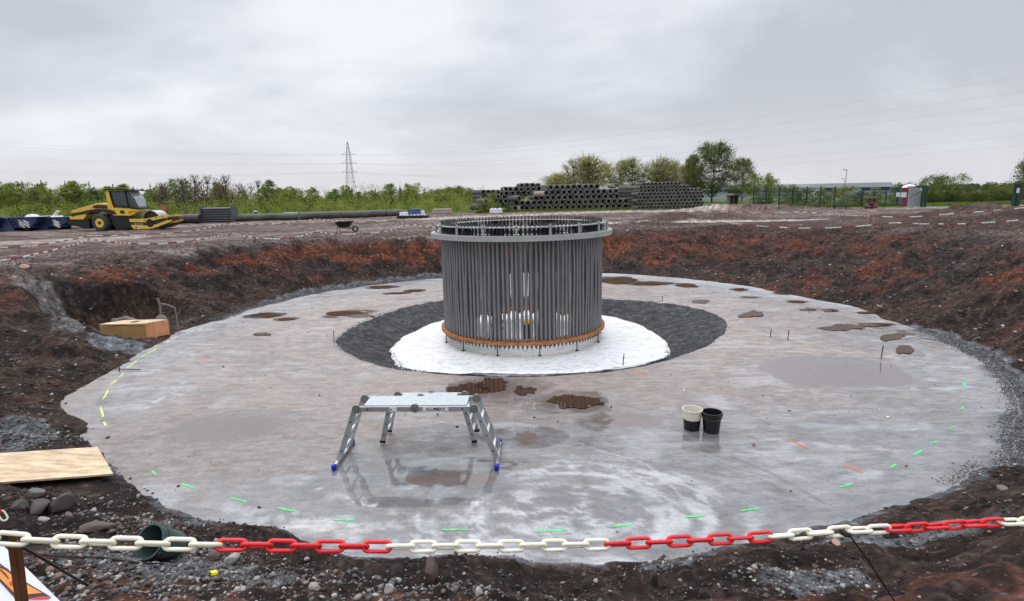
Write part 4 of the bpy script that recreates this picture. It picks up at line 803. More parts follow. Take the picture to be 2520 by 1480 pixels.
# edge gravel ring on the right and behind left
n = 20000; a = np.concatenate([RNG.uniform(R(-62), R(-8), n // 2), RNG.uniform(R(100), R(172), n // 2)]); t = RNG.normal(.0, .09, n); r = edge_r(a) + t; x = CX + r * np.cos(a); y = CY + r * np.sin(a); ok = t < .8; x, y = x[ok], y[ok]
stones('edge_gravel', 'grey gravel strewn along the edge of the concrete', x, y, (.006 + .008 * RNG.random(len(x)) ** 2) * np.clip(.7 + .03 * np.hypot(x, y), .7, 1.3), scol(len(x), (5, 3, .8, 3, 1, .5, 0, 4)), .3)
# clods and pale stones on the banks further away
n = 30000; a = RNG.uniform(-np.pi, np.pi, n); t = RNG.uniform(.1, 9, n) ; r = edge_r(a) + t; x = CX + r * np.cos(a); y = CY + r * np.sin(a); k = (np.degrees(a) > -40) | (np.degrees(a) < -140); x, y = x[k], y[k]
stones('scattered_stones', 'pale stones and clods scattered over the pit banks', x, y, .009 + .040 * RNG.random(len(x)) ** 5, scol(len(x), (.3, .4, 1.1, 5, 6, 1.3, 2.5, .2)))
n = 340; a = RNG.uniform(-np.pi, np.pi, n); r = RNG.uniform(5.4, 10.2, n); x = CX + r * np.cos(a); y = CY + r * np.sin(a)
stones('crumbs', 'small crumbs and pebbles dropped on the concrete', x, y, .008 + .018 * RNG.random(n) ** 3, scol(n, (1, 1, 2, 3, 1, 3, .5, 1)) * np.where(RNG.random((n, 1)) < .25, 3.0, 1))
n = 14000; a = RNG.uniform(-np.pi, np.pi, n); s = RNG.random(n); r = T0(a) * .97 + (S0(a) + .1 - T0(a) * .97) * s; ok = (S0(a) - T0(a)) > .5; a, r = a[ok], r[ok]; n = len(a); x = CX + r * np.cos(a); y = CY + r * np.sin(a)
_g = ground_h
def ground_h2(x, y): return -.30 + .31 * np.clip((np.hypot(x - CX, y - CY) - T0(np.arctan2(y - CY, x - CX))) / np.maximum(S0(np.arctan2(y - CY, x - CX)) - T0(np.arctan2(y - CY, x - CX)), .15), 0, 1)
_i = inside; ground_h = ground_h2; inside = lambda x, y: np.zeros(len(x), bool)
stones('hollow_gravel', 'dark grey crushed gravel on the slope of the inner hollow', x, y, .006 + .009 * RNG.random(n) ** 2, scol(n, (5, 2, .2, 5, 1, .2, 0, 3)), .0); ground_h = _g; inside = _i

# individual rocks
def rock(label, px, py, s, col, sq=(1, 1, .7), seed=1, name='rock', off=0.0):
    import bmesh
    bm = bmesh.new(); bmesh.ops.create_icosphere(bm, subdivisions=3, radius=1); rn = random.Random(seed); pl_ = [(Vector((rn.gauss(0, 1), rn.gauss(0, 1), rn.gauss(0, 1))).normalized(), rn.uniform(.55, .85)) for _ in range(9)]
    for v in bm.verts:
        p = v.co.copy()
        for n_, d_ in pl_:
            e_ = p.dot(n_) - d_
            if e_ > 0: p -= n_ * e_ * .92
        v.co = Vector((p.x * sq[0], p.y * sq[1], p.z * sq[2])) * s
    me = bpy.data.meshes.new(name); bm.to_mesh(me); bm.free(); me.materials.append(col); me.shade_smooth()
    try: me.set_sharp_from_angle(angle=R(32))
    except Exception: pass
    o = bpy.data.objects.new(name, me); COL.objects.link(o); g_ = G(px, py); o.location = (g_.x, g_.y, g_.z + s * sq[2] * .25 + off); o.rotation_euler = (rn.uniform(-.2, .2), rn.uniform(-.2, .2), rn.uniform(0, 6)); tag(o, label, 'rock'); return o
K1 = mat('dark_rock', (.05, .038, .034), rough=.6, var=.2, scale=4, bump=.5, bscale=12); K2 = mat('brown_rock', (.105, .068, .056), rough=.7, var=.2, scale=4, bump=.5, bscale=14); K3 = mat('pale_rock', (.36, .33, .30), rough=.75, var=.15, scale=5, bump=.5, bscale=16); K4 = mat('grey_rock', (.15, .14, .135), rough=.7, var=.2, scale=5, bump=.5)
for i, (lb, px, py, s, m_, sq) in enumerate((
 ('large rounded dark rock, biggest of the heap below the plywood board', 150, 1248, .135, K1, (1.1, .8, .8)), ('flat black rock left of the largest rock in the heap', 95, 1252, .12, K1, (1.3, .8, .6)), ('black rock at the far left of the heap', 48, 1250, .10, K1, (1, .8, .7)),
 ('tilted grey slab leaning at the top of the rock heap', 85, 1218, .10, K4, (1.3, .5, .6)), ('brown flat slab right of the rock heap above the chain', 235, 1300, .12, K2, (1.4, .7, .35)), ('reddish brown wedge of rock below the largest rock', 172, 1274, .075, K2, (1.2, .5, .7)),
 ('pale oval stone below the largest rock', 108, 1280, .045, K3, (1.4, .8, .6)), ('pale egg shaped stone between the heap and the concrete', 231, 1258, .038, K3, (1.3, .8, .7)), ('brown rock beside the fallen bucket', 393, 1312, .055, K2, (1, .8, .9)),
 ('pale round pebble at the concrete edge below the plywood', 340, 1222, .032, K3, (1, .8, .9)), ('pale block of stone right of the plywood corner', 291, 1166, .035, K3, (1.4, .6, .7)), ('light stone on the concrete left of the ladders', 340, 1119, .045, K4, (1.2, .9, .6)),
 ('pale stone right of the fallen bucket', 473, 1362, .035, K3, (1, .8, 1)), ('large light block in the gravel right of the fallen bucket', 572, 1378, .055, K3, (1.3, .8, .8)), ('brown rock under the red part of the chain', 525, 1372, .055, K2, (1.2, 1, .8)),
 ('round dark rock in the gravel heap', 618, 1408, .05, K4, (1, .9, .9)), ('pale stone standing alone right of the gravel', 755, 1378, .03, K3, (.9, .8, 1)), ('pale blocky stone at the bottom left of centre', 775, 1448, .032, K3, (1.1, .8, 1)),
 ('long dark rock leaning on the bank below the chain, left of centre', 1062, 1425, .09, K2, (.6, .5, 1.4)), ('thin dark rock leaning on the bank below the chain, right of centre', 1607, 1435, .08, K1, (.45, .45, 1.5)), ('round pale stone at the bottom centre right', 1178, 1462, .03, K3, (1, .9, 1)),
 ('pale stone at the bottom centre left', 958, 1455, .032, K3, (1, .8, 1)), ('pinkish rock under the chain tie at the right', 2058, 1338, .045, mat('pink_rock', (.42, .25, .19), var=.2, bump=.4), (1.2, .8, .7)), ('dark blue stone in the right bank above the chain', 2470, 1206, .07, K4, (1.3, .8, .7)),
 ('pinkish rock on the left crest of the pit', 62, 659, .14, mat('pink_rock', (.42, .25, .19)), (1.3, .8, .7)))): rock(lb, px, py, s, m_, sq, i + 3)

# ================= BACKGROUND MACHINES AND GOODS =================
YEL = M_yel; M_glass = mat('dark_cab_glass', (.03, .045, .045), rough=.08, var=.3, scale=2, spec=.8); M_tyre = mat('tyre_rubber', (.05, .05, .052), rough=.75, var=.2, bump=.3); M_trim = mat('brown_black_trim', (.035, .022, .022), rough=.5, var=.2)
M_steel = mat('scraped_steel', (.42, .41, .40), rough=.4, metal=.3, var=.12); M_shine = mat('windscreen_glass', (.38, .41, .43), rough=.12, var=.2, scale=2, spec=.8)  # pale windscreen colour paints the reflection of the sky on the glass
rg = G(192, 567); s_ = Vector((0, 0, 0))
roY = G(255, 569).y; ro0 = P(175, 571.5, roY); ro0.z = gh(P(255, 569, roY).x, roY) - .02
SCL = 1368 / ((roY * .982 + .187 * (H - ro0.z)) ) * 7.875       # zoom px per metre
def zp(x, z): return ((x - 200) / SCL, (1020 - z - (x - 200) * .021) / SCL + .02)
def ZP(l): return [zp(a, b) for a, b in l]
rol = thing('road_roller', 'yellow single drum road roller parked on the flat ground at the left', 'road roller', tuple(ro0)); rol.scale = (.93, .80, 1)
mb = MB(); mb.prism(ZP([(215, 662), (240, 612), (500, 545), (765, 474), (1022, 488), (1070, 600), (800, 575), (560, 608), (380, 648)]), .30, 1.70); mb.build('engine_hood', YEL, rol)
MB().prism(ZP([(215, 680), (380, 651), (560, 611), (800, 578), (1070, 603), (1190, 640), (1190, 690), (1010, 690), (900, 640), (760, 618), (640, 640), (545, 690), (340, 712), (290, 760), (262, 742), (215, 735)]), .24, 1.76).build('side_panel', M_trim, rol)
MB().prism(ZP([(680, 533), (780, 503), (990, 515), (985, 585), (830, 570), (700, 574)]), .285, .31).build('hood_vent', M_trim, rol)
MB().prism(ZP([(190, 728), (270, 738), (330, 712), (545, 686), (470, 782), (190, 782)]), .18, 1.82).build('rear_bumper', YEL, rol)
MB().prism(ZP([(190, 784), (575, 784), (560, 968), (430, 968), (335, 925), (190, 900), (120, 850), (130, 805)]), .22, 1.78).build('rear_chassis', M_black, rol)
MB().prism(ZP([(1030, 250), (1078, 250), (1095, 380), (1130, 560), (1440, 575), (1675, 603), (1665, 620), (1445, 622), (1432, 686), (1485, 690), (1468, 712), (1115, 702), (1098, 690), (1192, 690), (1150, 622), (1072, 600), (1024, 480)]), .12, .26).build('cab_base', YEL, rol)
MB().prism(ZP([(1120, 565), (1440, 580), (1670, 606), (1480, 700), (1120, 700)]), .262, 1.74).build('platform', YEL, rol)
MB().prism(ZP([(1265, 612), (1352, 612), (1352, 672), (1265, 672)]), .105, .125).build('step_recess', M_black, rol)
MB().prism(ZP([(1000, 712), (1480, 712), (1500, 760), (1430, 830), (1400, 950), (1225, 992), (1110, 992), (1050, 900)]), .35, 1.65).build('articulation', M_black, rol)
# cab
cf = ZP([(1088, 240), (1450, 240), (1640, 560), (1640, 585), (1130, 556)])
MB().prism(cf, .30, 1.70).build('cab_interior', M_glass, rol)
for yy in (.26, 1.70):
    fr = MB()
    for a, b in (((1088, 240), (1120, 556)), ((1405, 240), (1428, 565)), ((1120, 525), (1430, 540)), ((1090, 256), (1430, 256)), ((1450, 240), (1560, 380)), ((1560, 380), (1640, 570)), ((1430, 560), (1640, 580))):
        p = zp(*a); q = zp(*b); fr.beam((p[0], yy, p[1]), (q[0], yy, q[1]), .07, .10 if a[0] != 1450 else .05, upd=(0, 1, 0))
    fr.build('cab_frame', M_black, rol)
MB().prism(ZP([(1452, 256), (1478, 248), (1580, 380), (1630, 560), (1618, 580), (1545, 410)]), .28, 1.72).build('windscreen', M_shine, rol)
MB().prism(ZP([(1000, 206), (1470, 204), (1590, 222), (1590, 240), (1470, 236), (1000, 224)]), .10, 1.90).build('cab_roof', M_black, rol)
MB().box((zp(1560, 215)[0], .3, zp(1560, 215)[1] + .02), (.16, .14, .12), bev=.02).build('work_lamp', M_trim, rol); MB().box((zp(1560, 215)[0], 1.7, zp(1560, 215)[1] + .02), (.16, .14, .12), bev=.02).build('work_lamp', M_trim, rol)
MB().tube([Vector((zp(1500, 262)[0], .1, zp(1500, 262)[1])), Vector((zp(1520, 262)[0], .02, zp(1520, 262)[1])), Vector((zp(1530, 330)[0], .02, zp(1530, 330)[1]))], .02, 6).build('mirror', M_black, rol)
# wheels
wc = zp(815, 870); wr = .62 * 0 + (1020 - 700) / 2 / SCL * 1.02; wc = (wc[0], wr)
for yy in (.0, 1.25):
    w_ = MB(); w_.lathe([(wr * .56, 0), (wr * .86, -.02), (wr * .97, .05), (wr, .14), (wr, .68), (wr * .97, .77), (wr * .86, .82), (wr * .56, .80)], (wc[0], yy, wc[1]), n=40, axis='Y', closed=True)
    for k in range(22):
        a = 2 * math.pi * k / 22; w_.box((0, 0, 0), (.07, .64, .05), M=Matrix.Translation((wc[0] + math.cos(a) * wr * 1.0, yy + .41, wc[1] + math.sin(a) * wr * 1.0)) @ Matrix.Rotation(-a + math.pi / 2, 4, 'Y') @ Matrix.Rotation(.5, 4, 'Z'))
    wh = w_.build('wheel', M_tyre, rol, True)
    MB().lathe([(wr * .57, .03), (wr * .54, .01), (wr * .50, .06), (wr * .36, .16), (wr * .22, .14), (wr * .20, .06), (.0001, .05)], (wc[0], yy, wc[1]), n=32, axis='Y').build('rim', YEL, wh, True)
    MB().lathe([(wr * .19, .0), (wr * .19, .08), (.0001, -.02)][::-1], (wc[0], yy, wc[1]), n=20, axis='Y').build('hub', M_trim, wh, True)
# drum and frame
dc = zp(1850, 850); dr_ = .74; dcz = max(dr_ - .02, dc[1])
MB().lathe([(dr_ - .04, .35), (dr_, .35), (dr_, 1.75), (dr_ - .04, 1.75)], (dc[0], 0, dcz), n=56, axis='Y', closed=True).build('drum', M_steel, rol, True)
MB().lathe([(.0001, .62), (dr_ - .045, .62), (dr_ - .045, .64), (.0001, .64)], (dc[0], 0, dcz), n=40, axis='Y').build('drum_disc', M_trim, rol, True)
for yy in (.10, 1.84):
    fs_ = MB().prism(ZP([(1430, 772), (1790, 765), (2130, 702), (2290, 700), (2290, 722), (2190, 748), (1970, 790), (1760, 836), (1440, 832)]), yy, yy + .16).build('drum_frame', YEL, rol)
    MB().prism(ZP([(1448, 888), (1760, 900), (1960, 880), (2200, 802), (2302, 790), (2302, 814), (2190, 858), (1890, 958), (1500, 962), (1455, 930)]), yy, yy + .16).build('drum_frame', YEL, rol)
    MB().prism(ZP([(1440, 833), (1760, 837), (1970, 791), (2180, 750), (2200, 800), (1960, 879), (1760, 899), (1448, 887)]), yy + .05, yy + .11).build('frame_web', M_trim, rol)
    MB().cyl((dc[0], yy - .02, dc[1]), (dc[0], yy + .3, dc[1]), .30, n=28).build('drum_hub', M_black, rol, True)
pp = zp(1610, 868); text_mesh('lettering', 'BOMAG', .20, M_steel, Matrix.Translation((pp[0], .135, pp[1] - .02)) @ Matrix.Rotation(R(90), 4, 'X'), rol, .004, .004)
for a, b in ((1745, 797), (1990, 750), (2130, 718), (1550, 935)):
    p = zp(a, b); MB().cyl((p[0], .085, p[1]), (p[0], .11, p[1]), .05, n=12).build('frame_bolt', M_trim, rol)
for yy0 in (.10,): MB().prism(ZP([(2200, 735), (2240, 730), (2240, 800), (2200, 800)]), yy0 + .17, 1.83).build('front_beam', M_trim, rol)
MB().prism(ZP([(2030, 905), (2250, 850), (2230, 900), (2060, 950)]), .3, 1.7).build('scraper', M_black, rol)
# red marker board behind the roller
mq = P(405, 528, roY + 6); mk_ = thing('marker_board', 'faded red marker board standing behind the road roller', 'board', (mq.x, mq.y, gh(mq.x, mq.y)))
MB().box((0, 0, 1.2), (.38, .04, 1.1)).build('board', mat('faded_red_paint', (.42, .13, .08), var=.15), mk_); MB().box((0, .04, .5), (.08, .06, 1.1)).build('post', M_wood, mk_)

# skips
M_navy = mat('navy_paint', (.012, .022, .075), rough=.4, var=.25, scale=2, col2=(.03, .05, .12)); M_stripe = mat('white_reflector', (.75, .72, .72), rough=.4, var=.05); M_wt = mat('white_tarp', (.80, .80, .80), rough=.5, var=.05)
def skip(label, x0, x1, yb, yt, Y, full):
    a = P(x0, yb, Y); b = P(x1, yb, Y); L_ = (b - a).x; gz_ = gh((a.x + b.x) / 2, Y); hgt = (yb - yt) / 1368 * (Y * .982 + .35)
    t = thing('skip_container', label, 'skip', (a.x, Y, gz_), 0, 'dark blue skips left of the road roller'); e1 = .45; W_ = 1.9
    MB().prism([(.25, .22), (L_ - .55, .22), (L_, hgt * .62), (L_, hgt), (0, hgt)], 0, .06).build('side_wall', M_navy, t); MB().prism([(.25, .22), (L_ - .55, .22), (L_, hgt * .62), (L_, hgt), (0, hgt)], W_ - .06, W_).build('side_wall', M_navy, t)
    MB().box(((L_) / 2, W_ / 2, .25), (L_ * .8, W_ - .12, .06)).build('floor', M_navy, t); MB().beam((.12, W_ / 2, .25), (0.03, W_ / 2, hgt), W_ - .13, .06, upd=(1, 0, 0)).build('end_wall', M_navy, t); MB().beam((L_ - .5, W_ / 2, .25), (L_ - .03, W_ / 2, hgt), W_ - .13, .06, upd=(1, 0, 0)).build('end_wall', M_navy, t)
    r_ = MB(); r_.tube([(0, -.03, hgt), (L_, -.03, hgt), (L_, W_ + .03, hgt), (0, W_ + .03, hgt)], .045, 6, closed=True); r_.build('rim_tube', M_navy, t)
    MB().prism([(-.10, .0), (1.15, .0), (.75, hgt * .98), (.18, hgt + .12)], -.16, -.01).build('lifting_frame', M_navy, t)
    MB().prism([(1.2, .22), (1.3, .22), (.98, hgt), (.9, hgt)], -.10, -.005).build('brace', M_navy, t)
    for sx in (1.65, L_ - .75):
        for k in range(3): MB().beam((sx - .2 + .02 * k, -.012, hgt * .80 - k * .17), (sx + .22, -.012, hgt * .80 - .24 - k * .17 + (.0 if sx < 2 else .0)), .02, .075, upd=(0, 0, 1)).build('reflector_stripe', M_stripe, t)
    for k in (0.5, L_ - 1.0): MB().cyl((k, .3, .11), (k, W_ - .3, .11), .11, n=16).build('roller', M_black, t)
    return t
Ysk = G(60, 568).y
skip('dark blue skip nearest the roller, filled with pale rubbish', 88, 166, 563, 534, Ysk + 1.0, 1); skip('dark blue skip at the left edge with a white sack at its end', 4, 92, 568, 536, Ysk, 0); skip('dark blue skip cut off by the left edge of the picture', -96, 3, 571, 538, Ysk - .5, 0)
q = P(80, 534, Ysk + .7); tag(MB().lathe([(.0001, -.30), (.42, -.22), (.48, .0), (.30, .22), (.0001, .27)], n=14).build('rubbish_sack', M_wt, None, True), 'bulging white sack lying between the two blue skips', 'sack'); bpy.data.objects['rubbish_sack'].location = q; bpy.data.objects['rubbish_sack'].scale = (1.15, .8, .8)
q = P(122, 535, Ysk + 1.9); hp = thing('rubbish_heap', 'pale rubbish sticking out of the skip nearest the roller', 'rubbish', tuple(q))
MB().box((0, 0, .0), (1.7, .9, .22), bev=.08).build('pale_boards', M_wt, hp); MB().beam((.4, 0, .1), (.8, 0, .5), .3, .12, bev=.03).build('block', M_cream, hp)

# steel sheet stack
M_sheetg = mat('grey_steel_sheet', (.12, .125, .135), rough=.45, metal=.3, var=.12); Yp = G(538, 548).y
def at(px, py, Y): q_ = P(px, py, Y); return (q_.x, Y, gh(q_.x, Y))
a = at(501, 548, Yp); wdt = (P(575, 548, Yp) - P(501, 548, Yp)).x; hgt = P(538, 511, Yp).z - a[2]
t = thing('sheet_pile_stack', 'stack of long dark grey trench sheets standing on edge between roller and pipeline', 'sheet stack', a)
nrow = 6
for k in range(nrow):
    z0 = hgt * k / nrow
    b = MB(); hz_ = hgt / nrow; b.add([(0, 0, z0), (wdt, 0, z0), (wdt, -.09, z0 + hz_ * .35), (0, -.09, z0 + hz_ * .35), (wdt, -.09, z0 + hz_ * .65), (0, -.09, z0 + hz_ * .65), (wdt, 0, z0 + hz_ * .95), (0, 0, z0 + hz_ * .95), (0, .8, z0), (wdt, .8, z0), (wdt, .8, z0 + hz_ * .95), (0, .8, z0 + hz_ * .95)], [(0, 1, 2, 3), (3, 2, 4, 5), (5, 4, 6, 7), (7, 6, 10, 11), (0, 8, 9, 1), (8, 11, 10, 9), (0, 3, 5, 7, 11, 8), (1, 9, 10, 6, 4, 2)]); b.build('steel_sheet', M_sheetg, t)
for x_ in (-.06, wdt + .02): MB().box((x_, .3, hgt / 2 + .05), (.10, 1.2, hgt + .12)).build('end_post', M_sheetg, t)

# long pipeline on the ground
M_hdpe = mat('weathered_black_pipe', (.055, .057, .05), rough=.6, var=.3, scale=.7, col2=(.10, .105, .085)); M_hd2 = mat('brown_black_pipe', (.05, .032, .035), rough=.5, var=.2, scale=1)
def longpipe(label, x0, x1, yc, Y0, Y1, r, m_):
    a = P(x0, yc, Y0); b = P(x1, yc, Y1); za = gh(a.x, Y0) + r; zb_ = gh(b.x, Y1) + r; A_ = Vector((a.x, Y0, za)); B_ = Vector((b.x, Y1, zb_)); t = thing('drain_pipe', label, 'pipe', tuple(A_), 0, 'long black pipes laid end to end'); d_ = B_ - A_
    n = max(2, int(d_.length / 2)); MB().tube([Vector((0, 0, 0)) + d_ * k / n + Vector((0, 0, .03 * math.sin(k * 1.7))) for k in range(n + 1)], r, 16).build('pipe_wall', m_, t, True); MB().cyl(d_ * .0 - d_.normalized() * .02, d_.normalized() * .25, r * 1.12, n=16).build('socket', m_, t, True)
YP = 58.0
longpipe('brown black pipe end just right of the road roller', 432, 492, 537, YP - 6, YP - 6, .42, M_hd2); longpipe('long black pipe lying left of the stacked pallets', 575, 735, 533, YP - 4, YP - 2, .34, M_hdpe)
longpipe('long grey black pipe lying in the middle of the pipe run', 738, 950, 530, YP - 2, YP + 2, .36, M_hdpe); longpipe('long black pipe ending beside the blue tarpaulin', 952, 1000, 527, YP + 2, YP + 3, .34, M_hdpe)

# pallets, slabs, tarp, white block, wheelbarrow
M_conc = mat('pale_concrete_block', (.42, .40, .39), rough=.7, var=.12); M_pink = mat('pinkish_timber', (.48, .36, .32), rough=.7, var=.12); M_rbr = mat('rusty_brown_goods', (.17, .07, .05), rough=.7, var=.3)
def slabstack(label, x0, x1, yb, h, m_, rows, Y=None, cat='slabs', dep=1.0, name='slab_stack'):
    Y = Y or G((x0 + x1) / 2, yb).y; a = at(x0, yb, Y); w_ = (P(x1, yb, Y) - P(x0, yb, Y)).x; t = thing(name, label, cat, a)
    for k in range(rows): MB().box((w_ / 2 + random.uniform(-.05, .05), dep / 2, h * (k + .5) / rows + .01), (w_ * random.uniform(.9, 1), dep, h / rows * .9), bev=.02, rz=0).build('slab', m_, t)
    return t
slabstack('low pale slabs lying left of the dark capped post', 608, 660, 541, .35, M_conc, 2); slabstack('pale stacked sheets, the higher of the two piles in front of the pipeline', 698, 726, 537, .62, M_conc, 4); slabstack('flat pale slab beside the pile of sheets', 726, 752, 539, .28, M_conc, 1)
slabstack('rusty brown goods stacked in front of the pipeline', 756, 790, 539, .48, M_rbr, 3); slabstack('low pale slabs right of the rusty brown goods', 792, 838, 535, .3, M_conc, 1); slabstack('pinkish flat timber stack right of the blue tarpaulin', 1063, 1112, 526, .55, M_pink, 2)
q = G(631, 538); t = thing('capped_post', 'short dark post with a white cap in front of the pipeline', 'post', (q.x, q.y, q.z)); MB().cyl((0, 0, 0), (0, 0, .72), .12, n=14).build('post_shaft', M_black, t); MB().lathe([(.0001, .86), (.28, .78), (.28, .72), (.0001, .72)], n=20).build('cap', M_conc, t, True)
M_tarp = mat('blue_tarpaulin', (.03, .085, .20), rough=.45, var=.25, scale=2, bump=.5, bscale=5, col2=(.05, .12, .24))
q = G(1020, 537); Yt = q.y; a = at(1005, 533, Yt); t = thing('tarp_covered_stack', 'goods under a blue tarpaulin with pale boxes on both sides', 'covered goods', a); w_ = (P(1034, 533, Yt) - P(1005, 533, Yt)).x; hb = P(1020, 515, Yt).z - a[2]
MB().prism([(-.02, .35), (w_ + .02, .35), (w_, hb * .75), (w_ * .97, hb), (.03, hb), (0, hb * .8)], 0, 1.4).build('tarpaulin', M_tarp, t); MB().box((-.45, .5, hb * .45), (.8, .8, hb * .45), bev=.02).build('pale_box', M_wt, t); MB().box((w_ + .18, .5, hb * .55), (.3, .6, hb * .5), bev=.02).build('pale_box', M_wt, t)
for k in range(9): MB().box((-.9 + k * (w_ + 1.6) / 8, -.15, .14), (.32, .35, .26), bev=.03).build('black_crate', M_black, t)
for k in range(8): MB().box((-.7 + k * (w_ + 1.5) / 8, -.15 + .05 * (k % 2), .31), (.2, .2, .09 + .04 * (k % 3)), bev=.02).build('white_lid', M_wt, t)
Yw = G(1220, 525).y; a = at(1205, 525, Yw); w_ = (P(1236, 525, Yw) - P(1205, 525, Yw)).x; t = thing('white_barrier_block', 'low white block in front of the bush at the left end of the pipe piles', 'block', a)
MB().box((w_ / 2, .3, .27), (w_, .6, .5), bev=.03).build('block_body', M_wt, t)
for k in (.2, .45, .8): MB().box((w_ * k, .3, .56), (.22, .25, .1), bev=.02).build('lifting_lug', M_wt, t)
# wheelbarrow
q = G(848, 572); t = thing('wheelbarrow', 'black wheelbarrow standing on the flat ground behind the pit', 'wheelbarrow', tuple(q), 0); S_ = 1.0
MB().add([(-.48, -.32, .62), (.50, -.32, .66), (.50, .32, .66), (-.48, .32, .62), (-.25, -.2, .32), (.30, -.2, .30), (.30, .2, .30), (-.25, .2, .32)], [(4, 5, 6, 7), (0, 1, 5, 4), (1, 2, 6, 5), (2, 3, 7, 6), (3, 0, 4, 7)]).build('tray', M_black, t)
for sy in (-.26, .26): MB().tube([(-1.0, sy, .68), (-.8, sy, .60), (-.2, sy * .7, .28), (.62, sy * .25, .2)], .02, 6).build('handle', M_thread, t); MB().tube([(-.30, sy, .30), (-.38, sy, .0)], .02, 6).build('leg', M_thread, t)
MB().lathe([(.10, -.05), (.17, -.06), (.20, 0), (.17, .06), (.10, .05)], (.64, 0, .20), n=24, axis='Y', closed=True).build('wheel', M_tyre, t, True)

# ================= FAR PLASTIC CHAINS =================
M_cwf = mat('white_chain_plastic', (.80, .76, .72), rough=.4, var=.05); M_crf = mat('dull_red_chain_plastic', (.26, .035, .035), rough=.45, var=.15)
def farchain(label, pix, off, seg=.62, post=True):
    raw = [G(a, b, off) for a, b in pix]; out = [raw[0]]
    for p in raw[1:]:
        if (p - out[-1]).length < 14: out.append(p)
        else: out.append(p)
    t = thing('barrier_chain', label, 'barrier chain', tuple(out[0]), 0, 'red and white plastic chains around the pit'); o0 = out[0]; rs = resample(out, .085); n = len(rs); k = 0; i = 0
    while i < n - 2:
        dpt = rs[i].y; sg = int(seg * (.9 + .012 * dpt) / .085); j = min(i + sg, n - 1); b = MB()
        for q_ in range(i, j):
            A_, B_ = rs[q_] - o0, rs[q_ + 1] - o0; d_ = (B_ - A_).normalized(); u = Vector((0, 0, 1)) if q_ % 2 else Vector((0, 1, 0)); b.beam(A_ - d_ * .01, B_ + d_ * .01, .018, .05 if k % 2 == 0 else .045, upd=u)
        b.build('white_links' if k % 2 == 0 else 'red_links', M_cwf if k % 2 == 0 else M_crf, t); i = j; k += 1
    if post:
        for p in out[2::5]:
            zb_ = gh(p.x, p.y); MB().cyl((p.x - o0.x, p.y - o0.y, zb_ - o0.z - .1), (p.x - o0.x, p.y - o0.y, p.z - o0.z + .05), .009, n=6).build('chain_pin', M_reb, t)
z1 = lambda l: [(a / 3.9375, 380 + b / 3.9375) for a, b in l]; z2 = lambda l: [(600 + a / 3.9375, 320 + b / 3.9375) for a, b in l]; z8 = lambda l: [(1840 + a / 5.478, 440 + b / 5.478) for a, b in l]; z6 = lambda l: [(2200 + a / 7.875, 440 + b / 7.875) for a, b in l]
farchain('upper chain from the left edge past the front of the roller to the wheelbarrow', z1([(-60,910),(0,905),(180,895),(330,885),(510,860),(640,835),(760,815),(850,790),(1030,787),(1180,787),(1340,787),(1480,775),(1600,770),(1840,745),(1960,725),(2070,700),(2200,672),(2260,667),(2390,678),(2500,680)]) + z2([(20,912),(140,912),(310,910),(410,905),(510,888),(600,878),(700,862),(800,872),(910,885),(1010,888),(1110,892),(1200,892),(1310,885),(1390,885),(1500,870)]), .28)
farchain('lower chain running along the left rim of the pit towards the bolt ring', z1([(-60,1040),(0,1030),(150,1010),(270,985),(330,970),(480,940),(600,905),(730,875),(840,835),(880,828),(980,838),(1130,855),(1280,865),(1430,868),(1560,868),(1690,855),(1810,848),(1900,830),(2020,815),(2090,797),(2200,775),(2250,765),(2360,795),(2500,815)]) + z2([(100,1045),(210,1055),(320,1058),(450,1050),(560,1028),(660,1000),(740,992),(830,1003),(900,1008),(1090,1010),(1190,1006),(1290,995),(1380,982),(1460,960),(1550,932),(1640,918),(1730,935),(1820,945),(1900,955)]), .22)
farchain('far right chain across the flat ground in front of the green fence', [(1690,521),(1760,522)] + z8([(50,452),(270,452),(420,455),(560,452),(720,445),(860,458),(1000,470),(1160,480),(1320,490),(1490,500),(1660,505),(1850,513),(2030,517),(2220,515),(2400,505)]) + z6([(1100,685),(1260,680),(1430,660),(1590,650),(1750,635),(1920,622),(2090,600),(2280,590),(2400,575),(2560,560)]), .25, .75)
farchain('near right chain along the right rim of the pit', [(1790,548)] + z8([(0,625),(110,632),(260,645),(420,655),(590,665),(750,668),(910,665),(1080,665),(1260,655),(1450,645),(1640,628),(1820,608),(2000,595),(2200,602)]) + z6([(300,862),(550,878),(700,878),(830,880),(980,880),(1120,880),(1290,878),(1430,875),(1590,865),(1740,855),(1900,845),(2090,828),(2280,820),(2440,800),(2560,785)]), .2, .6)

# ================= CONCRETE PIPE PILES =================
M_cp = mat('weathered_concrete_pipe', (.105, .10, .088), rough=.85, var=.35, scale=1.6, obrand=.5, bump=.3); M_cpp = mat('pale_concrete_pipe', (.34, .30, .25), rough=.8, var=.15, scale=2); M_rimc = mat('pale_pipe_rim', (.20, .195, .18), rough=.85, var=.3, scale=3, obrand=.5)
def pipe_proto(name, r, L_, m_):
    b = MB(); k = .70
    b.lathe([(r * k, 0), (r * .96, 0), (r, .03), (r, L_ * .92), (r * .9, L_ * .93), (r * .9, L_), (r * k, L_)], n=20, axis='Y', closed=True); me = b.mesh(name, m_, True)
    rb_ = MB().lathe([(r * k - .002, -.012), (r * .97, -.012), (r * .97, .05), (r * k - .002, .05)], n=20, axis='Y', closed=True).mesh('pipe_rim', M_rimc, True); return me, rb_
meA, rmA = pipe_proto('concrete_pipe', .355, 2.4, M_cp); meB, rmB = pipe_proto('concrete_pipe', .225, 2.2, M_cp); meP, _ = pipe_proto('concrete_pipe', .355, 2.4, M_cpp)
NPIPE = 0
def nth(i): i += 1; return f"{i}{'th' if 10 <= i % 100 <= 20 else {1: 'st', 2: 'nd', 3: 'rd'}.get(i % 10, 'th')}"
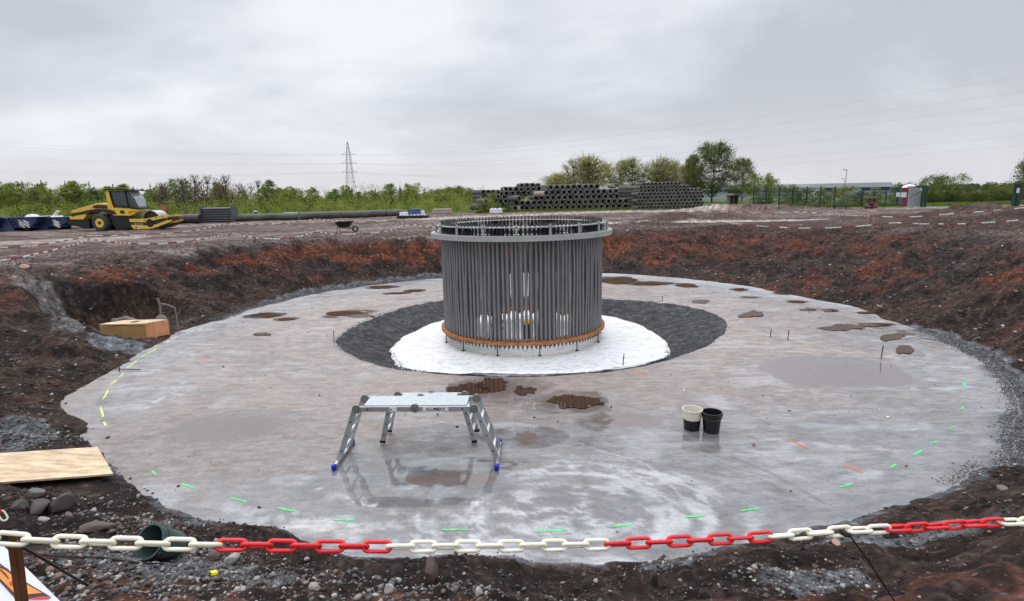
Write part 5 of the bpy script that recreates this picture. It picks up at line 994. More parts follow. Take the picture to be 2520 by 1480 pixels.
def put(me, rim, loc, rz, label, group):
    global NPIPE
    o = bpy.data.objects.new('concrete_pipe', me); COL.objects.link(o); o.location = loc; o.rotation_euler = (0, random.uniform(0, 6) * 0, rz); tag(o, label, 'concrete pipe', group); NPIPE += 1
    if rim: c_ = bpy.data.objects.new('pipe_rim', rim); COL.objects.link(c_); c_.parent = o
YA = 70.0; gA = gh(P(1400, 514, YA).x, YA)
ordn = ['bottom', 'second', 'third', 'fourth', 'top']
for k, (x0, x1) in enumerate(((1268, 1596), (1264, 1530), (1277, 1522), (1338, 1516), (1356, 1480))):
    xs0 = P(x0, 500, YA).x; xs1 = P(x1, 500, YA).x; n = int((xs1 - xs0) / .705)
    if k == 0: n = int((P(1545, 500, YA).x - xs0) / .705)
    for i in range(n + 1):
        if random.random() < .03: continue
        put(meA, rmA, (xs0 + i * .715 + (k % 2) * .36 + random.uniform(-.03, .03), YA + random.uniform(-.08, .08) + (x0 < 1270) * 0, gA + .34 + k * .615 + random.uniform(-.02, .02)), R(12) + random.uniform(-.04, .04), f'{nth(i)} concrete pipe from the left in the {ordn[k]} row of the long front pile', 'concrete pipes in the long front pile')
for k, (px, py, x0, x1) in enumerate(((0, 507, 1196, 1262), (0, 497, 1190, 1262), (0, 487, 1200, 1262), (0, 477, 1206, 1330), (0, 467, 1243, 1325), (0, 458, 1284, 1325))):
    Yb = YA + 3.2; xs0 = P(x0, py, Yb).x; xs1 = P(x1, py, Yb).x; n = int((xs1 - xs0) / .715)
    for i in range(n + 1): put(meA, rmA, (xs0 + i * .72 + random.uniform(-.05, .05), Yb + random.uniform(-.3, .3), P(x0, py, Yb).z + random.uniform(-.03, .03)), R(12) + random.uniform(-.06, .06), f'{nth(i)} pipe from the left in the {["lowest", "second", "third", "fourth", "fifth", "top"][k]} row of the high rear tier of pipes', 'concrete pipes in the high rear tier')
for px, py, Yb, m_, lb in ((1328, 478, YA - .2, meP, 'single pale sand coloured pipe lying sideways near the top of the pile'), (1345, 463, YA + 1, meA, 'dark pipe lying sideways on top of the pile, left of the open ends'), (1345, 470, YA + .6, meA, 'dark pipe lying sideways below the topmost sideways one'), (1264, 490, YA - .3, meA, 'dark pipe lying sideways at the left end of the long pile')):
    q = P(px, py, Yb); put(m_, None, (q.x + .6, q.y, q.z), R(76), lb, 'pipes lying sideways in the piles'); bpy.context.scene.collection.objects[-1].scale = (1, .55, 1)
for r_ in range(6):
    for s in range(2):
        q = P(1541 + 26 * s + r_ * 2, 505 - r_ * 8, YA + 1.5); o_ = put(meA, None, (q.x + .9, q.y, q.z), R(90 + random.uniform(-3, 3)), f'{nth(s)} sideways dark pipe from the left in layer {r_ + 1} between the two piles', 'sideways pipes between the two piles')
q = G(1597, 512); put(meA, rmA, (P(1540, 507, YA - .8).x, YA - .8, gA + .34), R(0), 'single pipe standing forward at the right end of the long pile', 'single loose pipes')
for px, py, lb in ((1176, 497, 'pale pipe propped on others at the far left end of the piles'), (1172, 507, 'pipe lying on the ground at the far left end of the piles'), (1160, 510, 'half buried pipe left of the other loose ones')):
    q = P(px, py, 66); put(meA, rmA, (q.x + 1, q.y, max(q.z, gh(q.x, 66) + .3)), R(60), lb, 'loose pipes at the left end of the piles'); bpy.context.scene.collection.objects[-2].scale = (1, .5, 1)
for i in range(9):
    q = P(1190 + (i % 4) * 12, 474 + (i // 4) * 10, YA + 2.5); put(meA, rmA if i % 2 else None, (q.x, q.y, q.z), R(random.choice((5, 20, 35))), 'dark jumbled pipe behind the bush at the left end of the piles', 'jumbled pipes behind the bush')
YB = 66.0; gB = gh(P(1650, 512, YB).x, YB); h0 = .215
rowsB = ((1573, 1731), (1571, 1731), (1571, 1730), (1571, 1729), (1572, 1724), (1573, 1716), (1577, 1696), (1580, 1671))
for k, (x0, x1) in enumerate(rowsB):
    xs0 = P(x0, 495, YB).x; xs1 = P(x1, 495, YB).x; n = int((xs1 - xs0) / .452)
    for i in range(n + 1):
        if NPIPE >= 296: break
        put(meB, rmB, (xs0 + i * .455 + (k % 2) * .22, YB + random.uniform(-.06, .06), gB + .22 + k * .385), R(6) + random.uniform(-.02, .02), f'{nth(i)} small pipe from the left, row {k + 1} up, in the right hand pile', 'small concrete pipes in the right hand pile')

# ================= FENCE, GATE, SIGNS, HUT, HALL =================
M_fg = mat('dark_green_fence', (.012, .05, .035), rough=.5, var=.15); M_rdp = mat('dark_red_panel', (.20, .035, .03), rough=.6, var=.2); M_cor = mat('white_corrugated', (.60, .62, .66), rough=.45, var=.06); M_sgn = mat('white_notice', (.72, .74, .74), rough=.5, var=.06)
def fence(label, pa_, pb_, hh_, nposts, mesh_=True, name='mesh_fence', lean=False):
    A_ = Vector((pa_[0], pa_[1], gh(*pa_))); B_ = Vector((pb_[0], pb_[1], gh(*pb_))); t = thing(name, label, 'fence', tuple(A_)); d_ = B_ - A_
    for k in range(nposts): q_ = d_ * k / (nposts - 1); MB().box((q_.x, q_.y, q_.z + hh_ / 2 + .03), (.09, .09, hh_ + .1)).build('post', M_fg, t)
    b = MB(); n = int(d_.length / .14)
    for k in range(n + 1): q_ = d_ * k / n; b.beam((q_.x, q_.y - .03, q_.z + .08), (q_.x, q_.y - .03, q_.z + hh_ - .04), .022, .02, upd=(0, 1, 0))
    for k in range(6): q_ = .1 + (hh_ - .16) * k / 5; b.beam(Vector((0, -.045, q_)), d_ + Vector((0, -.045, q_)), .015, .03)
    b.build('mesh_panel', M_fg, t); return t
g1 = P(1853, 508, 60); g2 = P(2052, 508, 56); fence('green wire mesh fence in front of the hedge on the right', (g1.x, g1.y), (g2.x, g2.y), 2.0, 7)
g3 = P(2054, 508, 55); g4 = P(2218, 508, 54.5)
ga = thing('sliding_gate', 'long dark green sliding gate standing open beside the white panel', 'gate', (g3.x, g3.y, gh(g3.x, g3.y))); L_ = g4.x - g3.x + 2.2; hg = P(2150, 467, 55).z - gh(g3.x, g3.y)
b = MB(); x1_ = 2.6; b.beam((0, 0, .25), (L_, 0, .25), .08, .12); b.build('bottom_rail', M_fg, ga); MB().beam((x1_, 0, hg), (L_, 0, hg + .1), .08, .10).build('top_rail', M_fg, ga); MB().beam((0, 0, .3), (x1_, 0, hg), .07, .08).build('diagonal_brace', M_fg, ga)
for k in range(6): x_ = x1_ + (L_ - x1_) * k / 5; MB().box((x_, 0, hg / 2 + .15), (.08, .08, hg - .3)).build('upright', M_fg, ga)
b = MB()
for k in range(int(L_ / .13)): x_ = .2 + k * .13; b.box((x_, .02, .3 + (hg - .3) * min(1, x_ / x1_) / 2), (.02, .02, (hg - .35) * min(1, x_ / x1_)))
b.build('gate_bars', M_fg, ga)
for k in (0.05, 1.1): MB().box((k, 0, .12), (.1, .1, .26)).build('foot', M_fg, ga)
def board(name, label, x0, x1, yt, yb, Y, m_, cat='panel', ribs=0, th=.04):
    a = P(x0, yb, Y); b = P(x1, yt, Y); w_ = b.x - a.x; h_ = b.z - a.z; t = thing(name, label, cat, (a.x, Y, a.z)); mb = MB().box((w_ / 2, 0, h_ / 2), (w_, th, h_))
    mb.build('sheet', m_, t)
    if ribs:
        mb = MB()
        for k in range(ribs): mb.box((w_ * (k + .5) / ribs, -th / 2 - .014, h_ / 2), (w_ / ribs * .4, .024, h_ * .97))
        mb.build('ribs', M_hinge, t)
    return t
board('corrugated_panel', 'tall white corrugated panel fixed to the gate end', 2233, 2268, 463, 509, 54.2, M_cor, ribs=9); board('red_panel', 'dark red panel left of the white corrugated one, lower part of the gate', 2218, 2232, 487, 510, 54.0, M_rdp); board('red_panel', 'dark red board at the top of the gate end', 2218, 2236, 464, 473, 54.0, M_rdp)
board('notice_sign', 'grey white notice on the gate beside the dark red boards', 2217, 2231, 474, 486, 53.9, M_sgn, 'sign'); board('notice_sign', 'pale green notice left of the dark red boards', 2205, 2216, 474, 485, 54.3, M_sgn, 'sign'); board('notice_sign', 'small white notice at the top right of the corrugated panel', 2265, 2276, 464, 472, 53.9, M_sgn, 'sign')
gp_ = P(2276, 510, 53.6); gt = thing('gate_post', 'tall dark green gate frame right of the white corrugated panel', 'post', (gp_.x, gp_.y, gh(gp_.x, gp_.y))); hp_ = P(2276, 460, 53.6).z - gt.location.z
for dx in (-.32, 0): MB().box((dx, 0, hp_ / 2), (.15, .15, hp_)).build('upright', M_fg, gt)
MB().box((-.9, 0, hp_ + .02), (1.9, .08, .08)).build('top_bar', M_fg, gt); MB().beam((-1.7, -.15, .9), (-.3, -.15, 1.75), .03, .05).build('brace', M_fg, gt)
for dz in (.5, 1.1, 1.6): MB().box((-.16, 0, dz), (.18, .06, .06)).build('rung', M_fg, gt)
tq = P(2242, 500, 57); tl = thing('portable_toilet', 'portable toilet with a rounded white roof behind the gate end', 'toilet', (tq.x, 57, gh(tq.x, 57))); hT = P(2242, 464, 57).z - tl.location.z
MB().box((0, .5, hT / 2), (1.15, 1.1, hT), bev=.03).build('cabin', mat('dull_blue_plastic', (.10, .16, .25), var=.1), tl); MB().lathe([(.0001, .42), (.35, .36), (.6, .18), (.68, 0), (.0001, 0)], (0, .5, hT), n=28).build('domed_roof', M_wt, tl, True)
# right gate post at the frame edge
gq = P(2496, 510, 47); g5 = thing('gate_post', 'dark green gate post with a white notice at the right edge', 'post', (gq.x, gq.y, gh(gq.x, gq.y))); h5 = P(2496, 452, 47).z - g5.location.z
for dx in (-.16, .12): MB().box((dx, 0, h5 / 2), (.16, .16, h5)).build('upright', M_fg, g5)
MB().box((0, 0, h5 - .2), (.46, .2, .36), bev=.02).build('post_head', M_black, g5); MB().box((.05, -.13, h5 * .72), (.34, .03, .4)).build('notice', M_sgn, g5)
fq = P(2506, 510, 46); fr2 = P(2620, 510, 44); ft = fence('green fence leaving the picture at the right edge', (fq.x, fq.y), (fr2.x, fr2.y), 2.0, 4)
# hut
M_hw = mat('weathered_timber', (.17, .12, .085), rough=.8, var=.25, stretch=(1, 1, 6)); M_rf = mat('dark_roof_felt', (.05, .045, .045), rough=.8, var=.2)
hq = P(1803, 497, 84); hu = thing('wooden_shelter', 'small brown wooden shelter between the two tree trunks', 'shelter', (hq.x, 84, gh(hq.x, 84))); hh_ = P(1803, 483, 84).z - hu.location.z
for dx in (-.62, .62): MB().box((dx, 0, hh_ / 2), (.12, 1.0, hh_)).build('side_wall', M_hw, hu)
MB().box((0, .45, hh_ / 2), (1.12, .08, hh_)).build('back_wall', M_hw, hu); MB().prism([(-.85, hh_), (.85, hh_), (.80, hh_ + .16), (-.80, hh_ + .16)], -.7, .7).build('roof', M_rf, hu); MB().box((0, -.3, .5), (.5, .06, 1.0)).build('door', M_rf, hu)
# rubble with slab near the gate
rq = G(2142, 514); ru = thing('rubble_pile', 'brown broken concrete with a flat slab on top in front of the gate', 'rubble', (rq.x, rq.y, rq.z))
for k, (dx, dz, s) in enumerate(((-.35, .2, .35), (.3, .25, .4), (0, .5, .32), (-.2, .75, .26), (.3, .75, .25))):
    b = MB(); v = (ICO * RNG.uniform(.8, 1.2, (12, 1)) * s); b.add([tuple(p + np.array([dx, 0, dz])) for p in v], [tuple(f) for f in ICF]); b.build('boulder', M_rbr if k % 2 else K2, ru)
MB().box((0, 0, 1.05), (1.1, .8, .12), bev=.02).build('top_slab', M_hw, ru)
# hall in the distance
M_hall = mat('pale_hall_cladding', (.40, .44, .48), rough=.6, var=.05, scale=.2); M_hroof = mat('pale_hall_roof', (.50, .52, .56), rough=.6, var=.06, scale=.2); M_win = mat('dark_window', (.03, .035, .045), rough=.15, var=.2)
Yh = 128; xa = P(1730, 480, Yh).x; xb = P(2200, 480, Yh).x; zr = P(1950, 465, Yh).z; gz0 = 1.3; hl = thing('industrial_hall', 'long pale industrial hall behind the trees and the fence', 'building', (xa, Yh, gz0))
W_ = xb - xa; MB().box((W_ / 2, 10, (zr - gz0) / 2), (W_, 20, zr - gz0)).build('wall', M_hall, hl); MB().prism([(0, 0), (1.2, 1.0), (W_ - 1.2, 1.0), (W_, 0)], -.4, 20.5, M=Matrix.Translation((0, 0, zr - gz0 + .004))).build('roof', M_hroof, hl)
x0_ = P(1960, 458, Yh).x - xa; x1_ = P(2042, 458, Yh).x - xa; zt = P(2000, 459, Yh).z - gz0
MB().box(((x0_ + x1_) / 2, 3, zt - .3), (x1_ - x0_ + .6, 3, 1.3)).build('roof_light_band', M_hroof, hl)
for k in range(9): MB().box((x0_ + (x1_ - x0_) * (k + .5) / 9, 1.47, zt), ((x1_ - x0_) / 9 * .72, .05, .55)).build('roof_window', M_win, hl)
for k in range(10): MB().box((W_ * (k + .5) / 10, -.03, 2.2), (2.0, .05, 1.0)).build('window', M_win, hl)
q0 = P(2002, 470, Yh - 4); hb_ = thing('annex_building', 'small white annex in front of the long hall', 'building', (P(1985, 475, Yh - 5).x, Yh - 5, 1.4)); MB().box((2, 2, (P(2002, 464, Yh - 5).z - 1.4) / 2), (3.4, 4, P(2002, 464, Yh - 5).z - 1.4)).build('wall', M_wt, hb_); MB().box((2, 2, P(2002, 464, Yh - 5).z - 1.4 + .1), (3.8, 4.4, .2)).build('roof', M_hroof, hb_); MB().box((3.2, -.03, 1.6), (.8, .05, 1.0)).build('window', M_win, hb_)
# lamp posts
M_galv = mat('galvanised_steel', (.30, .31, .33), rough=.5, var=.05)
for px, yt, Yl, lb in ((2084, 418, 100, 'tall thin lamp post above the hall roof'), (2078, 440, 130, 'shorter thin lamp post just left of the tall one')):
    q = P(px, yt, Yl); t = thing('lamp_post', lb, 'lamp post', (q.x, Yl, 1.5)); MB().cyl((0, 0, 0), (0, 0, q.z - 1.5), .10, .05, n=8).build('pole', M_galv, t); MB().box((-.35, 0, q.z - 1.5), (.8, .2, .12), bev=.02).build('lamp_head', M_galv, t)

# ================= PYLON AND CABLES =================
M_pyl = mat('hazed_pylon_steel', (.36, .38, .41), rough=.6, var=.1)  # paler than the steel itself, distance haze painted into the colour
Yy = 390.0; pb = P(865, 470, Yy); py_top = P(857, 349, Yy); Xp = (P(860, 420, Yy)).x; zt_ = py_top.z; pyl = thing('electricity_pylon', 'lattice electricity pylon rising behind the green thicket', 'pylon', (Xp, Yy, 0)); 
pr = [(0, 3.9), (zt_ * .50, 1.9), (zt_ * .78, 1.3), (zt_, .18)]
def pw(z): return float(np.interp(z, [p[0] for p in pr], [p[1] for p in pr]))
cc_ = ((-1, -1), (1, -1), (1, 1), (-1, 1)); zs = list(np.linspace(0, zt_, 15)); rotp = Matrix.Rotation(R(28), 4, 'Z')
def rp_(v): return rotp @ Vector(v)
for c0 in cc_:
    b = MB(); b.tube([rp_((c0[0] * pw(z), c0[1] * pw(z), z)) for z in zs], .13, 4); b.build('leg', M_pyl, pyl)
for k in range(4):
    b = MB(); c0, c1 = cc_[k], cc_[(k + 1) % 4]
    for z0, z1_ in zip(zs[:-1], zs[1:]):
        for u, v in ((c0, c1), (c1, c0)): b.beam(rp_((u[0] * pw(z0), u[1] * pw(z0), z0)), rp_((v[0] * pw(z1_), v[1] * pw(z1_), z1_)), .09, .09)
        b.beam(rp_((c0[0] * pw(z0), c0[1] * pw(z0), z0)), rp_((c1[0] * pw(z0), c1[1] * pw(z0), z0)), .08, .08)
    b.build('lattice', M_pyl, pyl)
arms = []
for py, hw_ in ((381, 4.6), (402, 4.9), (424, 4.7)):
    z = P(860, py, Yy).z; b = MB(); b.beam(rp_((-hw_, 0, z)), rp_((hw_, 0, z)), .22, .22)
    for s in (-1, 1): b.beam(rp_((s * hw_, 0, z)), rp_((s * pw(z + 1.8), 0, z + 1.6)), .14, .14)
    b.build('cross_arm', M_pyl, pyl)
    for s in (-1, 1): tipp = rp_((s * hw_, 0, z)); arms.append(Vector((Xp, Yy, 0)) + tipp); MB().cyl(tipp, tipp - Vector((0, 0, 1.3)), .10, n=6).build('insulator', M_pyl, pyl)
M_wire = mat('power_cable', (.34, .36, .40), rough=.6, var=.05)
names = ('upper', 'upper', 'middle', 'middle', 'lower', 'lower')
for i, A_ in enumerate(arms):
    yR = (175, 215, 245, 285, 325, 352)[i]; B_ = P(2600, yR, 118); L2_ = P(-150, (338, 350, 378, 388, 412, 420)[i], 400)
    for C_, sd_, r0_, r1_, sag in ((B_, 'right', .035, .013, 5), (L2_, 'left', .035, .035, 3)):
        pts_ = [A_.lerp(C_, k / 30) - Vector((0, 0, sag * 4 * (k / 30) * (1 - k / 30))) for k in range(31)]
        b = MB(); b.tube(pts_, r0_, 4, r1=r1_); tag(b.build('power_cable', M_wire), f'thin {names[i]} power cable hanging from the pylon towards the {sd_} edge of the sky', 'power cable', 'power cables strung from the pylon')

# ================= TREES AND SHRUBS =================
def leafmat(n, c, c2, tr=.35): return mat(n, c, rough=.6, var=.30, scale=.9, detail=3, col2=c2, obrand=.35, transl=tr, spec=.25)
L_young = leafmat('young_leaves', (.15, .21, .035), (.26, .33, .07)); L_dark = leafmat('dark_leaves', (.05, .085, .022), (.12, .165, .04)); L_will = leafmat('yellow_green_leaves', (.30, .31, .07), (.46, .46, .15), .5); L_tan = leafmat('tan_buds', (.20, .14, .08), (.30, .22, .12)); L_maple = leafmat('maple_leaves', (.06, .095, .024), (.15, .19, .045)); L_bush = leafmat('bush_leaves', (.075, .12, .025), (.17, .225, .05)); L_far = leafmat('far_leaves', (.07, .10, .06), (.11, .14, .08))
M_bark = mat('bark', (.075, .058, .046), rough=.9, var=.3, scale=3)
def leaves(cent, rad, per, size, seed, flat=.8):
    g = np.random.default_rng(seed); n = len(cent) * per; c = np.repeat(cent, per, 0); r = np.repeat(rad, per)
    p = c + g.normal(0, 1, (n, 3)) * r[:, None] * np.array([1, 1, flat]) * .55
    a = g.normal(0, 1, (n, 3)); a /= np.linalg.norm(a, axis=1)[:, None]; b = np.cross(a, g.normal(0, 1, (n, 3))); b /= np.linalg.norm(b, axis=1)[:, None]
    s = size * g.uniform(.55, 1.35, (n, 1)); w_ = s * .6
    V = np.stack([p - a * s * .5, p + b * w_ * .5, p + a * s * .5, p - b * w_ * .5], 1).reshape(-1, 3); return V
def tree_proto(kind, seed, h, wd, ncl, per, lsz, lm, stems=1, base=.25, shape='round', tw=0, clr=.42):
    g = random.Random(seed); cent = []; rad = []; b = MB(); tops = []
    for s in range(stems):
        a0 = g.uniform(0, 6.28) + s * 6.28 / stems; lean = 0 if stems == 1 else g.uniform(.18, .42) * wd; pts = []
        hs = h * (g.uniform(.82, 1) if stems > 1 else 1)
        for k in range(8):
            q = k / 7; pts.append(Vector((math.cos(a0) * lean * q ** .8 + g.uniform(-.02, .02) * h, math.sin(a0) * lean * q ** .8 + g.uniform(-.02, .02) * h, hs * q * .94)))
        pts[0] = Vector((math.cos(a0) * .05 * stems, math.sin(a0) * .05 * stems, -.2)); tops.append(pts); b.tube(pts, h * .016 / stems ** .35, 6, r1=h * .003)
    for i in range(ncl):
        pts = tops[i % stems]; q = base + (1 - base) * (g.random() ** (.85 if shape == 'round' else 1.15))
        if shape == 'round': prof = math.sin(math.pi * min(1, ((q - base) / (1 - base)) * .86 + .12)) ** .6
        elif shape == 'spire': prof = (1 - (q - base) / (1 - base)) ** .8 * .95 + .05
        else: prof = .35 + .65 * math.sin(math.pi * min(1, ((q - base) / (1 - base)) * .75 + .2))
        f_ = q * 7; k = min(int(f_), 6); ax = pts[k].lerp(pts[k + 1], f_ - k); a = g.uniform(0, 6.28); rr_ = wd * .5 * prof * (g.random() ** .45) / (1 if stems == 1 else 1.35)
        c_ = Vector((ax.x + math.cos(a) * rr_, ax.y + math.sin(a) * rr_, ax.z + g.uniform(-.02, .03) * h)); cent.append(c_); rad.append(wd * clr * .26 * g.uniform(.6, 1.3) * (.55 + .45 * prof) * (1 - .55 * q if shape == 'spire' else 1))
        if i % 3 == 0 or tw:
            k0 = max(0, k - 1); st_ = pts[k0].lerp(pts[k0 + 1], .7); mid = st_.lerp(c_, .5) - Vector((0, 0, rr_ * .10)); b.tube([st_, mid, c_], h * .0055, 4, r1=h * .0012)
            if tw:
                for _ in range(tw): e_ = c_ + Vector((g.gauss(0, 1), g.gauss(0, 1), abs(g.gauss(0, 1)) + .3)) * wd * .07; b.tube([mid.lerp(c_, .6), e_], h * .0022, 3, r1=h * .0008)
    V = leaves(np.array([tuple(c) for c in cent]), np.array(rad), per, lsz, seed); me = bpy.data.meshes.new(kind + '_crown'); nq = len(V) // 4
    me.vertices.add(len(V)); me.vertices.foreach_set('co', V.astype(np.float32).ravel()); me.loops.add(nq * 4); me.loops.foreach_set('vertex_index', np.arange(nq * 4, dtype=np.int32)); me.polygons.add(nq); me.polygons.foreach_set('loop_start', np.arange(0, nq * 4, 4, dtype=np.int32)); me.update(calc_edges=True); me.materials.append(lm)
    return b.mesh(kind + '_trunk', M_bark, True), me, h
def plant(name, proto, x, y, hh_, label, cat='tree', group=None, wsc=1.0, z=None):
    tm, cm, h = proto; s = hh_ / h; t = thing(name, label, cat, (x, y, gh(x, y) if z is None else z), random.uniform(0, 6.28), group); t.scale = (s * wsc, s * wsc, s)
    for n_, me in (('trunk', tm), ('crown', cm)):
        if me is not None: o = bpy.data.objects.new(n_, me); COL.objects.link(o); o.parent = t
    return t
SAP = [tree_proto('sapling', 40 + k, 5.2, 3.4, 230, 36, .12, L_young if k % 3 else L_bush, stems=3, base=.05, shape=('round', 'mid')[k % 2], clr=.30) for k in range(6)]
SPI = [tree_proto('spire', 60 + k, 5.6, 1.5, 110, 26, .11, L_young if k else L_bush, base=.1, shape='spire', clr=.42) for k in range(3)]
TAN = [tree_proto('bare_tree', 70 + k, 5.6, 2.6, 90, 12, .10, L_tan, stems=3, base=.15, shape='mid', tw=3, clr=.5) for k in range(3)]
BUS = [tree_proto('bush', 80 + k, 2.2, 2.6, 60, 34, .13, (L_young, L_bush, L_dark)[k % 3], stems=3, base=.05, shape='round', clr=.62) for k in range(3)]
WIL = [tree_proto('willow', 90 + k, 10, 7.5, 210, 34, .16, L_will, stems=4, base=.40, shape='round', tw=2, clr=.40) for k in range(3)]
MAP = [tree_proto('maple', 100 + k, 11, 8.5, 260, 70, .22, L_maple, base=.18, shape='mid' , tw=0, clr=.44) for k in range(2)]
HED = [tree_proto('hedge', 110 + k, 3.6, 4.2, 90, 42, .17, (L_bush, L_dark)[k], stems=4, base=.02, shape='round', clr=.62) for k in range(2)]
PXT = [-60, 0, 30, 70, 110, 150, 185, 220, 250, 290, 330, 370, 410, 430, 460, 560, 600, 655, 700, 745, 780, 820, 860, 900, 940, 970, 1000, 1035, 1060, 1085, 1110, 1140, 1165, 1185]
PYT = [437, 440, 433, 433, 440, 436, 452, 436, 440, 441, 445, 452, 445, 424, 418, 420, 440, 434, 448, 447, 458, 455, 447, 460, 452, 446, 440, 442, 462, 466, 458, 462, 470, 478]
def spot(px):
    for a, b, n_ in ((-200, 100, 'behind the blue skips'), (100, 270, 'behind the rear of the road roller'), (270, 440, 'behind the cab and drum of the road roller'), (440, 600, 'behind the dark sheet stack'), (600, 760, 'behind the capped post and slabs'), (760, 900, 'near the foot of the pylon'), (900, 1060, 'left of the blue tarpaulin'), (1060, 1300, 'left of the concrete pipe piles')):
        if a <= px < b: return n_
n = 92
for i in range(n):
    px = -70 + 1250 * (i + .5) / n + random.uniform(-9, 9); Y = 79 + (i % 4) * 2.8 + random.uniform(-1.2, 1.2); x = P(px, 500, Y).x; top = float(np.interp(px, PXT, PYT)) + (random.uniform(-4, 6) if i % 4 == 0 else random.uniform(6, 26))
    hh_ = P(px, top, Y).z - gh(x, Y); tan = 425 < px < 620 and i % 4 != 2 or (600 < px < 680 and i % 2)
    if tan: plant('bare_tree', TAN[i % 3], x, Y - 3, (P(px, float(np.interp(px, PXT, PYT)) + random.uniform(-6, 10), Y - 3).z - gh(x, Y - 3)), f'brownish tree barely in leaf {spot(px)}', 'tree', f'brownish trees of the left thicket {spot(px)}', 1.15)
    elif i % 4 == 1: plant('young_tree', SPI[i % 3], x, Y, hh_ * 1.12, f'slender pointed young tree in the thicket {spot(px)}', 'tree', f'pointed young trees {spot(px)}', 1.0)
    else: plant('young_tree', SAP[i % 6], x, Y, hh_, f'bushy young tree in the thicket {spot(px)}', 'tree', f'bushy young trees {spot(px)}', random.uniform(1.0, 1.35))
# undergrowth in front of them: uncountable low scrub
g = np.random.default_rng(5); cs = []; rs = []
for i in range(1300):
    px = g.uniform(-80, 1190); Y = g.uniform(68.5, 82); x = P(px, 500, Y).x; hmx = (1.2 + 2.1 * (Y - 68) / 14) * (.7 + .6 * float(vnoise(np.array([x * .25]), np.array([Y * .3]), 9)[0])); cs.append((x, Y, gh(x, Y) + g.uniform(.0, 1) * hmx)); rs.append(g.uniform(.45, .8))
V = leaves(np.array(cs), np.array(rs), 60, .14, 6)
und = np_mesh('undergrowth', V, np.arange(len(V)).reshape(-1, 4), L_young, False); tag(und, 'bright green scrub along the foot of the left thicket', kind='stuff')
# distant hump of trees and the far wood line
for i in range(9):
    px = 1060 + i * 15 + random.uniform(-4, 4); Y = 140 + (i % 2) * 8; x = P(px, 480, Y).x; top = 457 + abs(px - 1118) * .22; plant('distant_tree', HED[0], x, Y, P(px, top, Y).z - 1.7, 'round hazy tree in the far clump behind the left end of the pipe piles', 'tree', 'hazy trees in the far clump', 1.3, z=1.7)
cs = []; rs = []
for i in range(1800):
    px = g.uniform(-300, 2800); Y = g.uniform(235, 275); x = P(px, 470, Y).x; cs.append((x, Y, 1.7 + g.uniform(0, 1) * (.8 + 2.2 * float(vnoise(np.array([x * .04]), np.array([3.]), 4)[0])))); rs.append(g.uniform(.6, 1.3))
V = leaves(np.array(cs), np.array(rs), 60, .55, 8); fw_ = np_mesh('far_wood', V, np.arange(len(V)).reshape(-1, 4), L_far, False); tag(fw_, 'far off line of woodland along the horizon', kind='stuff')
# willow like row behind the pipes
for i, (px, top, Y, lb, k) in enumerate(((1352, 424, 104, 'low yellow green tree at the left end of the row behind the long pipe pile', 1.35), (1385, 418, 110, 'second low yellow green tree from the left behind the long pipe pile', 1.2), (1425, 382, 100, 'tall yellow green tree with open branches, leftmost of the tall ones behind the pipes', 1.0), (1478, 371, 98, 'tallest of the yellow green trees behind the pipes', 1.05), (1520, 384, 103, 'yellow green tree between the tallest one and the leaning forked one', .9),
    (1562, 377, 99, 'forked yellow green tree rising between the two pipe piles', .95), (1605, 379, 101, 'pale yellow green tree behind the left end of the small pipe pile', .95), (1645, 386, 104, 'pale thinly leaved tree behind the middle of the small pipe pile', .95), (1680, 390, 108, 'thin pale tree just left of the large dark green tree', .8))):
    x = P(px, 480, Y).x; plant('yellow_green_tree', WIL[i % 3], x, Y, P(px, top, Y).z - 1.7, lb, 'tree', None, k * 1.22, z=1.7)
for i, (px, top, Y, lb, k) in enumerate(((1752, 347, 98, 'large dark green tree, tallest of all, right of the pipe piles', 1.05), (1702, 378, 101, 'dark green tree crown touching the left side of the large dark tree', .62), (1826, 386, 92, 'medium green tree right of the large dark tree', .72), (2548, 366, 50, 'dark green tree cut off by the right edge of the picture', .8))):
    x = P(px, 480, Y).x; z = gh(x, Y); plant('green_tree', MAP[i % 2], x, Y, P(px, top, Y).z - z, lb, 'tree', None, k, z=z)
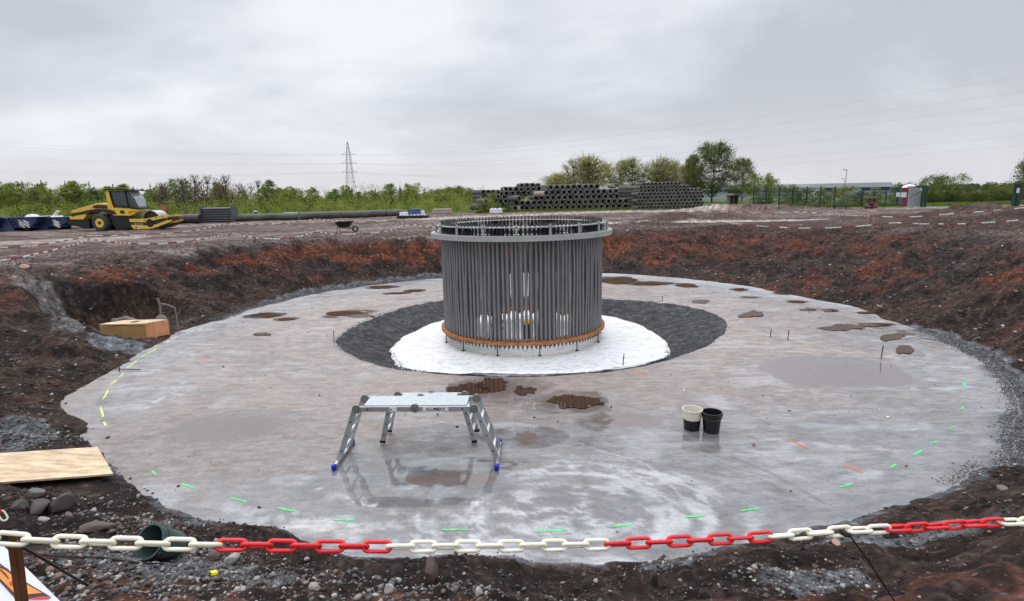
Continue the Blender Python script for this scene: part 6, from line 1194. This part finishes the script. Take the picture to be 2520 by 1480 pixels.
for i, (px, top, Y, lb, k, pr_) in enumerate(((1868, 428, 72, 'leafy bush at the left end of the green fence', 1.0, HED[0]), (1893, 420, 74, 'taller pointed bush beside the left end of the green fence', .55, SAP[1]), (1936, 454, 69, 'rounded bush behind the left part of the green fence', 1.0, HED[0]), (1985, 462, 68, 'low bush behind the middle of the green fence', 1.2, HED[1]), (2030, 463, 67, 'brownish green bush behind the right part of the green fence', 1.1, HED[0]),
    (2078, 458, 66, 'bush behind the left end of the sliding gate', 1.1, HED[0]), (2120, 470, 64, 'bush behind the gate brace', 1.1, HED[1]), (2160, 468, 64, 'bush behind the middle of the gate', 1.1, HED[0]), (2205, 460, 66, 'bush behind the notices on the gate', 1.0, HED[1]), (2232, 449, 76, 'rounded tree top showing over the portable toilet', 1.0, HED[0]),
    (2300, 430, 68, 'tall pale green tree just right of the gate post', .85, HED[0]), (2330, 428, 70, 'second tall pale green tree right of the gate post', .9, HED[0]), (2362, 446, 69, 'bushy tree with a thin tip in the right hedge', .8, SAP[0]), (2390, 456, 66, 'dark low section of the right hedge left of the middle', 1.1, HED[1]), (2425, 455, 67, 'dark green bush in the middle of the right hedge', 1.1, HED[1]), (2460, 447, 66, 'mid green bush towards the right end of the hedge', 1.1, HED[0]), (2495, 445, 68, 'dark bush behind the right gate post', 1.1, HED[1]), (2545, 450, 66, 'bush at the right edge behind the fence', 1.2, HED[1]))):
    x = P(px, 480, Y).x; z = gh(x, Y); plant('hedge_bush', pr_, x, Y, P(px, top, Y).z - z, lb, 'shrub', None, k, z=z)
for i in range(16):
    px = 2270 + i * 17; Y = 63.5 + random.uniform(-.6, .6); x = P(px, 480, Y).x; plant('hedge_bush', HED[1], x, Y, P(px, 470 + random.uniform(-5, 5), Y).z - gh(x, Y), 'low dark bush along the foot of the right hedge', 'shrub', 'low bushes at the foot of the right hedge', 1.0)
for px, top, Y, lb, k in ((1192, 488, 66, 'green bush growing over the pipes, left of the white block', 1.2), (1250, 500, 65, 'green bush growing in front of the pipes, right of the white block', 1.0), (1212, 470, 68, 'thin tall shoot growing out of the pipe pile', .5), (1562, 492, 68.5, 'small bush growing between the two pipe piles', .7), (1220, 505, 66, 'low bush directly behind the white block', 1.1)):
    x = P(px, 500, Y).x; z = gh(x, Y); plant('bush', BUS[int(px) % 3], x, Y, P(px, top, Y).z - z, lb, 'shrub', None, k, z=z)
# rough grass strips beyond the site
def grass(label, x0, x1, Ya, Yb, n):
    xx = g.uniform(x0, x1, n); yy = g.uniform(Ya, Yb, n); z = ground_h(xx, yy); hgt = g.uniform(.10, .32, n); a = g.uniform(0, 6.28, n); w_ = .05
    V = np.stack([np.stack([xx - w_ * np.cos(a), yy - w_ * np.sin(a), z], 1), np.stack([xx + w_ * np.cos(a), yy + w_ * np.sin(a), z], 1), np.stack([xx + g.normal(0, .06, n), yy, z + hgt], 1)], 1).reshape(-1, 3)
    o = np_mesh('grass', V, np.arange(len(V)).reshape(-1, 3), L_bush, False); tag(o, label, kind='stuff')
grass('strip of grass along the green fence and gate', 28, 62, 57, 66, 16000); grass('rough grass under the pipe piles', -4, 28, 66, 70, 9000); grass('rough grass in front of the right hedge', 44, 66, 57, 64, 9000)
